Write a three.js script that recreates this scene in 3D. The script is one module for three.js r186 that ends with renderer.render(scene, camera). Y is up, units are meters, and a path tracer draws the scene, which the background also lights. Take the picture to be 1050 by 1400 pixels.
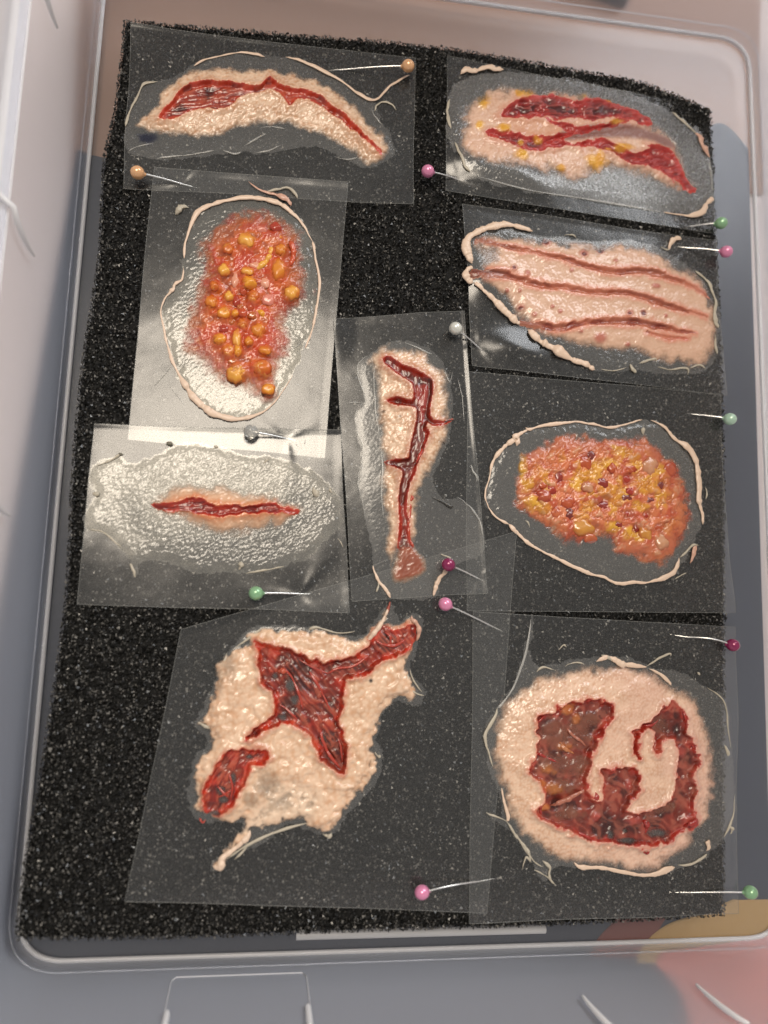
import * as THREE from 'three';
import { mergeGeometries } from 'three/addons/utils/BufferGeometryUtils.js';

// ---------------------------------------------------------------- camera, light, exposure
const scene = new THREE.Scene();
scene.background = new THREE.Color(0.225, 0.22, 0.215);           // the dim, even light of the room
const FOV = 67.3, CAM = [-45.594, 225.847, 53.383];               // millimetres; foam top is y = 0, image-up is -z
const RX = [0.98541, 0.04504, 0.16414], RY = [-0.06978, 0.98649, 0.14821], RZ = [-0.15524, -0.15751, 0.97524];   // camera axes in (right, image-up, height)
const FOAM_TOP = 0.019;
const camera = new THREE.PerspectiveCamera(FOV, 768 / 1024, 0.01, 20);
{
  const m = new THREE.Matrix4().makeBasis(...[RX, RY, RZ].map((a) => new THREE.Vector3(a[0], a[2], -a[1])));
  camera.quaternion.setFromRotationMatrix(m);
  camera.position.set(CAM[0] / 1000, CAM[1] / 1000 + FOAM_TOP, CAM[2] / 1000);
  camera.focus = 0.238; camera.userData.fStop = 6.5;
}
const renderer = new THREE.WebGLRenderer({ antialias: true });
renderer.toneMapping = THREE.LinearToneMapping;
renderer.toneMappingExposure = 1.6;
renderer.shadowMap.enabled = true;
function rectLight(name, color, radiance, w, h, pos, target) {
  const l = new THREE.RectAreaLight(color, radiance, w, h);
  l.name = name; l.position.set(...pos); l.lookAt(...target); scene.add(l);
}
rectLight('ceiling_lamp', new THREE.Color(1.0, 0.88, 0.73), 10.6, 0.54, 0.42, [-0.16, 1.5, -0.40], [0, 0, 0]);
rectLight('room_window', new THREE.Color(0.95, 0.97, 1.0), 4.6, 1.0, 0.9, [1.0, 1.35, -1.35], [0, 0, 0]);

// ---------------------------------------------------------------- helpers
const MM = 0.001, fpx = 700 / Math.tan((FOV / 2) * Math.PI / 180);
// a point of the photograph's plan drawing (1050 x 1400 units) as millimetres (x, z) on the level h above the foam top
function un(px, py, h = 0) {
  const a = (px - 525) / fpx, b = -(py - 700) / fpx;
  const d = [0, 1, 2].map((i) => a * RX[i] + b * RY[i] - RZ[i]);
  const t = (h - CAM[1]) / d[2];
  return [CAM[0] + t * d[0], CAM[2] - t * d[1]];
}
function toPlan(x, z, h = 0) {                                    // the inverse
  const q = [x - CAM[0], CAM[2] - z, h - CAM[1]];
  const c = [RX, RY, RZ].map((r) => r[0] * q[0] + r[1] * q[1] + r[2] * q[2]);
  return [525 + fpx * c[0] / -c[2], 700 - fpx * c[1] / -c[2]];
}
function rng(seed) { let s = seed >>> 0; return () => { s = (s + 0x6d2b79f5) | 0; let t = Math.imul(s ^ (s >>> 15), 1 | s); t = (t + Math.imul(t ^ (t >>> 7), 61 | t)) ^ t; return ((t ^ (t >>> 14)) >>> 0) / 4294967296; }; }
function hash(ix, iy, s) { let h = Math.imul(ix, 374761393) + Math.imul(iy, 668265263) + Math.imul(s, 1274126177); h = Math.imul(h ^ (h >>> 13), 1274126177); h ^= h >>> 16; return (h >>> 0) / 4294967296; }
function vn(x, y, s = 0) {                                        // value noise 0..1
  const ix = Math.floor(x), iy = Math.floor(y), fx = x - ix, fy = y - iy, u = fx * fx * (3 - 2 * fx), v = fy * fy * (3 - 2 * fy);
  const a = hash(ix, iy, s), b = hash(ix + 1, iy, s), c = hash(ix, iy + 1, s), d = hash(ix + 1, iy + 1, s);
  return a + (b - a) * u + (c - a) * v + (a - b - c + d) * u * v;
}
const fbm = (x, y, s = 0, o = 3) => { let t = 0, a = 0.5, n = 0; for (let i = 0; i < o; i++) { t += a * vn(x, y, s + i * 17); n += a; a *= 0.5; x = x * 2.03 + 11.3; y = y * 2.03 + 5.7; } return t / n; };
function cell(x, y, s = 0) {                                      // distances to the nearest and second nearest scattered point, and the nearest one's own number
  const ix = Math.floor(x), iy = Math.floor(y); let d1 = 9, d2 = 9, id = 0;
  for (let j = -1; j <= 1; j++) for (let i = -1; i <= 1; i++) {
    const cx = ix + i, cy = iy + j, dx = cx + hash(cx, cy, s) - x, dy = cy + hash(cx, cy, s + 91) - y, d = dx * dx + dy * dy;
    if (d < d1) { d2 = d1; d1 = d; id = hash(cx, cy, s + 7); } else if (d < d2) d2 = d;
  }
  return [Math.sqrt(d1), Math.sqrt(d2), id];
}
const clamp = (x, a = 0, b = 1) => Math.min(b, Math.max(a, x));
const ss = (a, b, x) => { const t = clamp((x - a) / (b - a)); return t * t * (3 - 2 * t); };
const mix = (a, b, t) => a + (b - a) * t;
const mix3 = (a, b, t) => [mix(a[0], b[0], t), mix(a[1], b[1], t), mix(a[2], b[2], t)];
const srgb = (r, g, b) => [r, g, b].map((c) => { c /= 255; return c <= 0.04045 ? c / 12.92 : ((c + 0.055) / 1.055) ** 2.4; });

const used = {};
function numbered(name) { const n = used[name] = (used[name] ?? -1) + 1; return n ? name + '_' + String(n).padStart(3, '0') : name; }
function tag(o, label, category, group, kind) {
  if (label) o.userData.label = label;
  if (category) o.userData.category = category;
  if (group) o.userData.group = group;
  if (kind) o.userData.kind = kind;
  return o;
}
function thing(name, label, category, group) { const g = new THREE.Group(); g.name = numbered(name); scene.add(g); return tag(g, label, category, group); }
function part(name, geometry, material, parent, label) {
  const m = new THREE.Mesh(geometry, material); m.name = parent === scene ? numbered(name) : name; m.castShadow = m.receiveShadow = true; parent.add(m);
  if (label) m.userData.label = label;
  return m;
}
// polylines and outlines: "x,y x,y ..." in units of a tracing with scale s and corner (ox, oy)
function pts(text, [s, ox, oy] = [1, 0, 0]) { return text.trim().split(/\s+/).map((p) => { const c = p.split(',').map(Number); return [ox + c[0] * s, oy + c[1] * s, ...c.slice(2).map((w) => w * s)]; }); }
function smooth(p, closed, n = 4) {
  const out = [], N = p.length, at = (i) => (closed ? p[(i + N) % N] : p[clamp(i, 0, N - 1)]);
  for (let i = 0; i < (closed ? N : N - 1); i++) for (let k = 0; k < n; k++) {
    const t = k / n, t2 = t * t, t3 = t2 * t, a = at(i - 1), b = at(i), c = at(i + 1), d = at(i + 2);
    out.push(b.map((_, j) => 0.5 * (2 * b[j] + (c[j] - a[j]) * t + (2 * a[j] - 5 * b[j] + 4 * c[j] - d[j]) * t2 + (3 * b[j] - a[j] - 3 * c[j] + d[j]) * t3)));
  }
  if (!closed) out.push(p[N - 1]);
  return out;
}
function outline(text, frame, n = 3) { return shape(smooth(pts(text, frame), true, n)); }
function shape(p) {
  const X = Float64Array.from(p, (q) => q[0]), Y = Float64Array.from(p, (q) => q[1]), N = p.length;
  const box = [Math.min(...X), Math.min(...Y), Math.max(...X), Math.max(...Y)];
  const sd = (x, y) => {                                           // signed distance, negative inside
    const out = Math.max(box[0] - x, x - box[2], box[1] - y, y - box[3]);
    if (out > 45) return out;
    let d = 1e9, inside = false;
    for (let i = 0, j = N - 1; i < N; j = i++) {
      const ex = X[j] - X[i], ey = Y[j] - Y[i], wx = x - X[i], wy = y - Y[i], t = clamp((wx * ex + wy * ey) / (ex * ex + ey * ey || 1)), dx = wx - ex * t, dy = wy - ey * t;
      d = Math.min(d, dx * dx + dy * dy);
      if ((Y[i] > y) !== (Y[j] > y) && x < (X[j] - X[i]) * (y - Y[i]) / (Y[j] - Y[i]) + X[i]) inside = !inside;
    }
    return (inside ? -1 : 1) * Math.sqrt(d);
  };
  return { sd, box, p };
}
function stroke(text, frame, n = 3) {                              // "x,y,w": signed distance to a line of changing width, and how far along (0..1) and to which side
  const p = smooth(pts(text, frame), false, n), N = p.length;
  const box = [Math.min(...p.map((q) => q[0])) - 30, Math.min(...p.map((q) => q[1])) - 30, Math.max(...p.map((q) => q[0])) + 30, Math.max(...p.map((q) => q[1])) + 30];
  return (x, y) => {
    if (x < box[0] || y < box[1] || x > box[2] || y > box[3]) return [60, 0, 0];
    let best = 1e9, along = 0, side = 0;
    for (let i = 0; i < N - 1; i++) {
      const ex = p[i + 1][0] - p[i][0], ey = p[i + 1][1] - p[i][1], wx = x - p[i][0], wy = y - p[i][1], t = clamp((wx * ex + wy * ey) / (ex * ex + ey * ey || 1));
      const d = Math.hypot(wx - ex * t, wy - ey * t) - 0.5 * mix(p[i][2], p[i + 1][2], t);
      if (d < best) { best = d; along = (i + t) / (N - 1); side = (ex * wy - ey * wx) / (Math.hypot(ex, ey) || 1); }
    }
    return [best, along, side];
  };
}
function geom(pos, index, color, n = 4) {
  const g = new THREE.BufferGeometry();
  g.setAttribute('position', new THREE.Float32BufferAttribute(pos, 3));
  if (color) g.setAttribute('color', new THREE.Float32BufferAttribute(color, n));
  if (index) g.setIndex(index);
  g.computeVertexNormals();
  return g;
}
// a tube along points in metres, radius changing along it
function tube(points, radii, sides = 7, capped = true, flat = 1) {
  const N = points.length, P = points.map((p) => new THREE.Vector3(...p)), pos = [], idx = [], up = new THREE.Vector3(0, 1, 0);
  let last = null;
  for (let i = 0; i < N; i++) {
    const t = P[Math.min(i + 1, N - 1)].clone().sub(P[Math.max(i - 1, 0)]).normalize(), b = (Math.abs(t.y) > 0.5 ? (last ?? t.clone().cross(new THREE.Vector3(1, 0.3, 0.2))).clone().addScaledVector(t, -t.dot(last ?? t.clone().cross(new THREE.Vector3(1, 0.3, 0.2)))) : t.clone().cross(up)).normalize(), n = b.clone().cross(t); last = b.clone();
    const r = Array.isArray(radii) ? radii[i] : radii;
    for (let k = 0; k < sides; k++) { const a = k / sides * Math.PI * 2, v = P[i].clone().addScaledVector(b, Math.cos(a) * r).addScaledVector(n, Math.sin(a) * r * flat); pos.push(v.x, v.y, v.z); }
  }
  for (let i = 0; i < N - 1; i++) for (let k = 0; k < sides; k++) { const a = i * sides + k, b = i * sides + (k + 1) % sides; idx.push(a, b, a + sides, b, b + sides, a + sides); }
  if (capped) for (const [e, f] of [[0, 1], [N - 1, 0]]) {
    const c = pos.length / 3; pos.push(P[e].x, P[e].y, P[e].z);
    for (let k = 0; k < sides; k++) { const a = e * sides + k, b = e * sides + (k + 1) % sides; f ? idx.push(c, b, a) : idx.push(c, a, b); }
  }
  return geom(pos, idx);
}
function canvasTexture(w, h, f, srgbMap = true) {
  const d = new Uint8Array(w * h * 4);
  for (let y = 0; y < h; y++) for (let x = 0; x < w; x++) { const c = f(x / w, y / h), o = (y * w + x) * 4; d[o] = c[0] * 255; d[o + 1] = c[1] * 255; d[o + 2] = c[2] * 255; d[o + 3] = 255; }
  const t = new THREE.DataTexture(d, w, h); t.wrapS = t.wrapT = THREE.RepeatWrapping; t.magFilter = THREE.LinearFilter; if (srgbMap) t.colorSpace = THREE.SRGBColorSpace; t.needsUpdate = true;
  return t;
}
const std = (o) => new THREE.MeshStandardMaterial(o), phys = (o) => new THREE.MeshPhysicalMaterial(o);
const rgb = (a) => new THREE.Color().setRGB(a[0], a[1], a[2]);

// ---------------------------------------------------------------- setting: table and cloths under the box
const grain = canvasTexture(512, 512, (u, v) => {
  const w = fbm(u * 5, v * 3, 5, 3), band = 0.5 + 0.5 * Math.sin((u * 3 + v * 9 + w * 7) * 6.283 * 0.5), f = fbm(u * 90, v * 22, 9, 2);
  const t = 0.55 * band + 0.25 * f + 0.2 * w;
  return [mix(0.80, 0.88, t), mix(0.74, 0.82, t), mix(0.72, 0.79, t)];
});
grain.repeat.set(2.2, 2.2);
{
  const g = new THREE.BoxGeometry(2.4, 0.03, 2.4); g.translate(0, -0.015, 0);
  const t = part('table', g, std({ map: grain, roughness: 0.45 }), scene); tag(t, null, null, null, 'structure');
}
function clothStrip(rows, thick, amp, seed, nu = 160, nv = 60) {     // a thin cloth lying on the table between two lines (millimetres), with folds and a turned edge
  const [A, B] = rows.map((p) => smooth(p, false, 8)), at = (L, t) => { const f = t * (L.length - 1), i = Math.min(L.length - 2, Math.floor(f)); return [mix(L[i][0], L[i + 1][0], f - i), mix(L[i][1], L[i + 1][1], f - i)]; };
  const pos = [], idx = [], W = nu + 1;
  for (let j = 0; j <= nv; j++) for (let i = 0; i <= nu; i++) {
    const u = i / nu, v = (j / nv) ** 1.6, a = at(A, u), b = at(B, u), x = mix(a[0], b[0], v), z = mix(a[1], b[1], v), e = Math.min(1, j / 3);
    pos.push(x * MM, (0.15 + thick * Math.sqrt(e) + amp * e * fbm(x / 45 + 0.6 * vn(x / 20, z / 20, seed), z / 120, seed, 3)) * MM, z * MM);
  }
  for (let j = 0; j < nv; j++) for (let i = 0; i < nu; i++) { const a = j * W + i; idx.push(a, a + W, a + 1, a + 1, a + W, a + W + 1); }
  return geom(pos, idx);
}
const satin = canvasTexture(256, 256, (u, v) => { const w = fbm(u * 6, v * 4, 5, 3), b = 0.5 + 0.5 * Math.sin((u * 2 + v * 5 + w * 5) * 6.283), t = 0.35 * b + 0.65 * w; return [mix(0.50, 0.70, t), mix(0.38, 0.54, t), mix(0.31, 0.45, t)]; });
const LVL = -19, tp = (x, y) => un(x, y, LVL + 1);
{
  const T = (t) => pts(t).map((p) => un(p[0], p[1], LVL));
  const f = part('tan_cloth', clothStrip([T('88,-90 250,-110 450,-105 650,-85 850,-60 1040,-20'), T('84,262 250,266 450,266 650,262 850,262 1046,268')], 0.25, 0.7, 39), std({ map: satin, roughness: 0.5 }), scene);
  tag(f, 'satiny tan cloth with swirling folds under the far end of the plastic box', 'cloth');
  const line = T('98,206 130,216 260,240 420,244 600,228 800,206 940,184 985,172 1018,204');
  const c = part('navy_cloth', clothStrip([line, T('-190,1640 -20,1650 150,1650 330,1650 500,1650 680,1650 800,1650 940,1650 1060,1640')], 0.5, 0.8, 41), std({ color: rgb(srgb(46, 52, 68)), roughness: 0.95 }), scene); c.position.y = 0.0012;
  tag(c, 'dark navy cloth spread under the lower part of the clear plastic box', 'cloth');
}

{
  const T = (t) => pts(t).map((p) => un(p[0], p[1], LVL + 2));
  const y = part('yellow_cloth', clothStrip([T('868,1322 872,1304 880,1288 893,1274 915,1260 950,1248 1000,1228'), T('1180,1330 1190,1300 1200,1280 1205,1262 1210,1245 1215,1240 1220,1225')], 0.5, 0.3, 43, 60, 30), std({ color: rgb(srgb(178, 142, 84)), roughness: 0.9 }), scene);
  y.position.y = 0.0028; tag(y, 'mustard yellow cloth showing through the box floor at its bottom right corner', 'cloth');
  const d = part('rust_cloth', clothStrip([T('806,1312 812,1290 822,1276 836,1262 850,1246'), T('890,1316 892,1290 900,1268 912,1250 930,1232')], 0.3, 0.3, 45, 50, 20), std({ color: rgb(srgb(112, 52, 44)), roughness: 0.95 }), scene);
  d.position.y = 0.0022; tag(d, 'rust brown strip of cloth between the navy cloth and the yellow cloth', 'cloth');
  const p = part('pink_cloth', clothStrip([T('900,1302 892,1322 905,1342 925,1370 935,1410 940,1500 950,1600'), T('1300,1230 1330,1290 1350,1340 1370,1400 1400,1450 1450,1560 1500,1700')], 0.8, 0.8, 47, 80, 40), std({ color: rgb(srgb(206, 116, 100)), roughness: 0.9 }), scene);
  p.position.y = 0.0030; tag(p, 'salmon pink cloth outside the near right corner of the plastic box', 'cloth');
}

{
  const [x, z] = un(812, -34, LVL), g = new THREE.Shape(), w = 0.013, h = 0.009, q = 0.002;
  g.moveTo(-w + q, -h); g.lineTo(w - q, -h); g.quadraticCurveTo(w, -h, w, -h + q); g.lineTo(w, h - q); g.quadraticCurveTo(w, h, w - q, h); g.lineTo(-w + q, h); g.quadraticCurveTo(-w, h, -w, h - q); g.lineTo(-w, -h + q); g.quadraticCurveTo(-w, -h, -w + q, -h);
  const e = new THREE.ExtrudeGeometry(g, { depth: 0.005, bevelSize: 0.0008, bevelThickness: 0.0008, bevelSegments: 3 }); e.rotateX(-Math.PI / 2);
  const m = part('dark_case', e, std({ color: rgb(srgb(44, 44, 50)), roughness: 0.5 }), scene); m.position.set(x * MM, 0.0012, z * MM); m.rotation.y = -0.14;
  tag(m, 'small dark flat case on the table beyond the far wall of the box', 'case');
}

// ---------------------------------------------------------------- storage box
const plastic = phys({ color: rgb([0.86, 0.885, 0.96]), roughness: 0.5, transmission: 0.68, thickness: 0.002, ior: 1.08, specularIntensity: 1 });
const clearPlastic = phys({ color: rgb([0.92, 0.93, 0.95]), roughness: 0.2, transmission: 0.93, thickness: 0, ior: 1.49 });
const beadPlastic = phys({ color: rgb([0.86, 0.86, 0.88]), roughness: 0.35, transmission: 0.45, thickness: 0, ior: 1.49 });
const ribPlastic = phys({ color: rgb([0.92, 0.92, 0.93]), roughness: 0.4, transmission: 0.15, thickness: 0, ior: 1.49 });
const FL = -13.8;                                                     // floor of the box, millimetres below the foam top
const corner = [[-109.5, -168], [125.5, -178], [128, 142.5], [-103, 145.5]];   // far left, far right, near right, near left (x, z)
function ring(o, y, r = 13, n = 9) {                                // rounded outline moved out by o
  const out = [], C = corner.map((p, i) => { const a = corner[(i + 3) % 4], b = corner[(i + 1) % 4]; const e1 = [p[0] - a[0], p[1] - a[1]], e2 = [b[0] - p[0], b[1] - p[1]], l1 = Math.hypot(...e1), l2 = Math.hypot(...e2); const n1 = [e1[1] / l1, -e1[0] / l1], n2 = [e2[1] / l2, -e2[0] / l2]; return { p: [p[0] + (n1[0] + n2[0]) * o, p[1] + (n1[1] + n2[1]) * o], d1: [e1[0] / l1, e1[1] / l1], d2: [e2[0] / l2, e2[1] / l2] }; });
  C.forEach((c) => { const R = r + o * 0.8; for (let k = 0; k <= n; k++) { const t = k / n, a = [c.p[0] - c.d1[0] * R, c.p[1] - c.d1[1] * R], b = [c.p[0] + c.d2[0] * R, c.p[1] + c.d2[1] * R], m = (1 - t) * (1 - t), q = 2 * t * (1 - t), w = t * t; out.push([a[0] * m + c.p[0] * q + b[0] * w, y, a[1] * m + c.p[1] * q + b[1] * w]); } });
  return out;
}
function loft(rings, flip) {
  const n = rings[0].length, pos = rings.flat().flatMap((p) => [p[0] * MM, p[1] * MM + FOAM_TOP, p[2] * MM]), idx = [];
  for (let i = 0; i < rings.length - 1; i++) for (let k = 0; k < n; k++) { const a = i * n + k, b = i * n + (k + 1) % n; idx.push(a, b, a + n, b, b + n, a + n); }
  return geom(pos, idx);
}
const flare = (h) => 1.2 + h * 0.085 + (h > 52 ? Math.min(h - 52, 2) * 1.6 : 0);
const box = thing('storage_box', 'translucent plastic storage box holding the black foam board', 'storage box');
{
  const r0 = ring(0, FL), n = r0.length, pos = [[0, FL, -10], ...r0].flatMap((p) => [p[0] * MM, p[1] * MM + FOAM_TOP, p[2] * MM]), idx = [];
  for (let k = 0; k < n; k++) idx.push(0, 1 + (k + 1) % n, 1 + k);
  part('floor', geom(pos, idx), clearPlastic, box);
  const hs = [0, 0.6, 1.8, 4, 10, 20, 30, 40, 48, 51, 52, 53, 54, 55, 62, 75, 90, 105, 118];
  part('upper_wall', loft([53.2, 54, 55, 62, 75, 90, 105, 117].map((h) => ring(flare(h) - 0.5, FL + h))), phys({ color: rgb([0.93, 0.92, 0.93]), roughness: 0.4, transmission: 0.3, thickness: 0.002, ior: 1.08 }), box);
  part('wall', loft(hs.map((h) => ring(h < 0.1 ? 0 : flare(h) * (h < 2 ? h / 2 + 0.05 : 1), FL + h))), plastic, box);
  part('bottom_bead', (() => { const q = ring(0.4, FL + 0.8, 13, 14).map((p) => [p[0] * MM, p[1] * MM + FOAM_TOP, p[2] * MM]); return tube([...q, q[0], q[1]], 0.0007, 8, false); })(), beadPlastic, box);
  part('inner_bead', (() => { const q = ring(2.2, FL + 4.2, 13, 14).map((p) => [p[0] * MM, p[1] * MM + FOAM_TOP, p[2] * MM]); return tube([...q, q[0], q[1]], 0.00022, 6, false); })(), beadPlastic, box);
  part('ledge', loft([ring(flare(51.6) - 0.4, FL + 51.2), ring(flare(53) + 0.2, FL + 52.4), ring(flare(54) + 0.6, FL + 53.6), ring(flare(55) + 0.4, FL + 55.5)]), beadPlastic, box);
  part('rim', loft([ring(flare(118), FL + 118), ring(flare(118) + 5, FL + 119), ring(flare(118) + 6, FL + 117), ring(flare(118) + 6, FL + 112)]), beadPlastic, box);
  // moulded arcs low on the left and the near wall
  const edge = (a, b, t, h, out = 0.5) => { const A = corner[a], B = corner[b], e = [B[0] - A[0], B[1] - A[1]], l = Math.hypot(...e), o = flare(h) + out; return [(A[0] + e[0] * t + e[1] / l * o) * MM, (FL + h) * MM + FOAM_TOP, (A[1] + e[1] * t - e[0] / l * o) * MM]; };
  const arc = (a, b, t, h, dir, s = 1) => { const q = [], r = []; for (let k = 0; k <= 14; k++) { const f = k / 14; q.push(edge(a, b, t + dir * 0.075 * s * (1 - Math.cos(f * 1.5)), h + 26 * s * Math.sin(f * 1.5), -1.6)); r.push(0.0004 + 0.0004 * Math.sin(f * 3.14)); } part('moulded_rib', tube(q, r, 8), ribPlastic, box); };
  arc(3, 0, 0.81, 37, 0.7, 0.7); arc(3, 0, 0.595, 37, 0.7, 0.7); arc(3, 0, 0.375, 36, 0.7, 0.7);
  arc(2, 3, 0.2, 27, -0.3, 0.7); arc(2, 3, 0.35, 30, -0.3, 0.7);
  for (const t of [0.665, 0.815]) part('moulded_rib', tube([edge(2, 3, t, 27, -0.9), edge(2, 3, t, 28.5, -0.9), edge(2, 3, t, 52, -0.8)], [0.0004, 0.0008, 0.0009], 8), ribPlastic, box);
  part('label_panel', tube([[0.662, 40], [0.662, 12], [0.667, 10], [0.813, 10], [0.818, 12], [0.818, 40]].map(([t, h]) => edge(2, 3, t, h, -0.15)), 0.00018, 6), beadPlastic, box);
  const a = un(405, 1279, FL + 1), b = un(745, 1270, FL + 1);
  part('floor_rib', tube([[a[0] * MM, 0.0062, a[1] * MM], [b[0] * MM, 0.0062, b[1] * MM]], 0.0013, 10), beadPlastic, box);
}

// ---------------------------------------------------------------- foam board
const foam = thing('foam_board', 'black open-cell foam board lying in the plastic box under all the film sheets', 'foam board');
const edgeLine = (text) => { const p = smooth(pts(text), false, 6).map((q) => un(q[0], q[1], 0)), L = [0]; for (let i = 1; i < p.length; i++) L.push(L[i - 1] + Math.hypot(p[i][0] - p[i - 1][0], p[i][1] - p[i - 1][1])); return (t) => { const s = t * L[L.length - 1]; let i = 1; while (i < L.length - 1 && L[i] < s) i++; const f = (s - L[i - 1]) / (L[i] - L[i - 1]); return [mix(p[i - 1][0], p[i][0], f), mix(p[i - 1][1], p[i][1], f)]; }; };
const eT = edgeLine('172,28 390,46 600,64 793,96 887,115 972,150'), eB = edgeLine('23,1283 229,1282 400,1275 600,1268 740,1264 883,1257 990,1250');
const eL = edgeLine('172,28 158,150 143,221 135,357 113,500 100,643 90,820 63,1014 34,1186 23,1283'), eR = edgeLine('972,150 978,300 984,420 989,560 991,800 990,1000 990,1250');
const coons = (u, v) => { const a = eT(u), b = eB(u), c = eL(v), d = eR(v), p00 = eT(0), p10 = eT(1), p01 = eB(0), p11 = eB(1); return [0, 1].map((k) => (1 - v) * a[k] + v * b[k] + (1 - u) * c[k] + u * d[k] - ((1 - u) * (1 - v) * p00[k] + u * (1 - v) * p10[k] + (1 - u) * v * p01[k] + u * v * p11[k])); };
const foamMat = phys({ color: rgb([0.006, 0.0057, 0.005]), roughness: 0.6, specularIntensity: 0.35 });
{
  const NX = 520, NY = 690, pos = [], idx = [], rim = [];
  for (let j = 0; j <= NY; j++) for (let i = 0; i <= NX; i++) {
    const [x, z] = coons(i / NX, j / NY), c = cell(x * 0.85, z * 0.85, 3), e = Math.min(i, j, NX - i, NY - j);
    const strut = ss(0.02, 0.42, c[1] - c[0]);                     // open cells: a hole in each, struts between them
    const h = -0.75 * strut * (0.4 + 0.9 * c[2]) - 0.35 * vn(x * 2.7, z * 2.7, 8) - (e < 4 ? (4 - e) * 0.12 : 0);
    const o = 0.30, ex = e < 1 ? 1.2 : 0.5;
    pos.push((x + (vn(x * 2.1, z * 2.1, 21) - 0.5) * o * ex * 2) * MM, FOAM_TOP + h * MM, (z + (vn(x * 2.1, z * 2.1, 22) - 0.5) * o * ex * 2) * MM);
  }
  const W = NX + 1;
  for (let j = 0; j < NY; j++) for (let i = 0; i < NX; i++) { const a = j * W + i; idx.push(a, a + W, a + 1, a + 1, a + W, a + W + 1); }
  for (let i = 0; i < NX; i++) rim.push(i); for (let j = 0; j < NY; j++) rim.push(j * W + NX); for (let i = NX; i > 0; i--) rim.push(NY * W + i); for (let j = NY; j > 0; j--) rim.push(j * W);
  let prev = rim, bottom = -13.8 + 0.12;
  for (let r = 1; r <= 10; r++) {
    const y = mix(0, bottom, r / 10), now = rim.map((k, q) => { const x = pos[k * 3], z = pos[k * 3 + 2], n = 0.0007 * (vn(q * 0.45, r * 1.7, 31) - 0.4), cx = x - 0.005, cz = z, l = Math.hypot(cx, cz); pos.push(x + cx / l * n, FOAM_TOP + y * MM, z + cz / l * n); return pos.length / 3 - 1; });
    for (let q = 0; q < rim.length; q++) { const s = (q + 1) % rim.length; idx.push(prev[q], prev[s], now[q], prev[s], now[s], now[q]); }
    prev = now;
  }
  part('foam_body', geom(pos, idx), foamMat, foam);
  // loose struts standing up; lighter greys on many paint in the glints
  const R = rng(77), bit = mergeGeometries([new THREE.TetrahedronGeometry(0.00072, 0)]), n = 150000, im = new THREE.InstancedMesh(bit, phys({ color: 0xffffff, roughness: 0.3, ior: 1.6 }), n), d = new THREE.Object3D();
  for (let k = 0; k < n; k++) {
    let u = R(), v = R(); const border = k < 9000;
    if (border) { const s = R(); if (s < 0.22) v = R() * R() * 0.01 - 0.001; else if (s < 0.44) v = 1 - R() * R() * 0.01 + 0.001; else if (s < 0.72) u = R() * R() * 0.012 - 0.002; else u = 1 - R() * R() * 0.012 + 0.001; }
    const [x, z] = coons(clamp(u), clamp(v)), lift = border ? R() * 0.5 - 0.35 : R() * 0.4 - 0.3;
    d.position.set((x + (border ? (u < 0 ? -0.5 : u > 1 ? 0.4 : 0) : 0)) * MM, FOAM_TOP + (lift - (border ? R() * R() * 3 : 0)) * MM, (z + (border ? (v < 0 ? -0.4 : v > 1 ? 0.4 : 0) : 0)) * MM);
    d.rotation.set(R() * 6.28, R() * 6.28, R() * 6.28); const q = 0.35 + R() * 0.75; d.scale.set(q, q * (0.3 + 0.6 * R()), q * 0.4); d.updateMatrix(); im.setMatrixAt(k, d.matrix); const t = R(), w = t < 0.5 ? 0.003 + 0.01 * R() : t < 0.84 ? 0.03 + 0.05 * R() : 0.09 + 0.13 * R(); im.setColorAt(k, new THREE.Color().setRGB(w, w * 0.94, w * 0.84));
  }
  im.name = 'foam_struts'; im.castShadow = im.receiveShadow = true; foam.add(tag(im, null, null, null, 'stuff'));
}

// ---------------------------------------------------------------- pins: where each goes in
const PINS = [
  [558, 90, 473, 95, 'peach', 'peach pearl head pin at the top right corner of the crescent wound sheet'],
  [188, 236, 250, 252, 'peach', 'peach pearl head pin just above the oval blister sheet'],
  [585, 234, 625, 245, 'pink', 'pink pearl head pin left of the yellow flecked wound sheet'],
  [986, 305, 948, 309, 'green', 'green pearl head pin between the two upper right sheets at the foam edge'],
  [993, 344, 941, 339, 'pink', 'pink pearl head pin over the foam edge beside the scratched skin sheet'],
  [623, 449, 653, 474, 'white', 'white pearl head pin at the lower left corner of the scratched skin sheet'],
  [343, 590, 393, 600, 'clear', 'clear glassy head pin where the blister sheet overlaps the thin slit sheet'],
  [998, 573, 953, 567, 'mint', 'pale mint pearl head pin at the upper right corner of the burn sheet'],
  [350, 811, 412, 812, 'green', 'green pearl head pin at the bottom edge of the thin slit sheet'],
  [613, 772, 652, 790, 'plum', 'dark plum pearl head pin beside the lower end of the long branching wound'],
  [609, 826, 672, 856, 'pink', 'pink pearl head pin between the long wound sheet and the round wound sheet'],
  [1002, 882, 938, 871, 'plum', 'dark plum pearl head pin at the upper right of the round wound sheet'],
  [577, 1220, 655, 1205, 'pink', 'pink pearl head pin at the bottom of the large torn wound sheet'],
  [1026, 1220, 942, 1220, 'green', 'green pearl head pin sticking out past the bottom right corner of the foam'],
];

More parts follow.
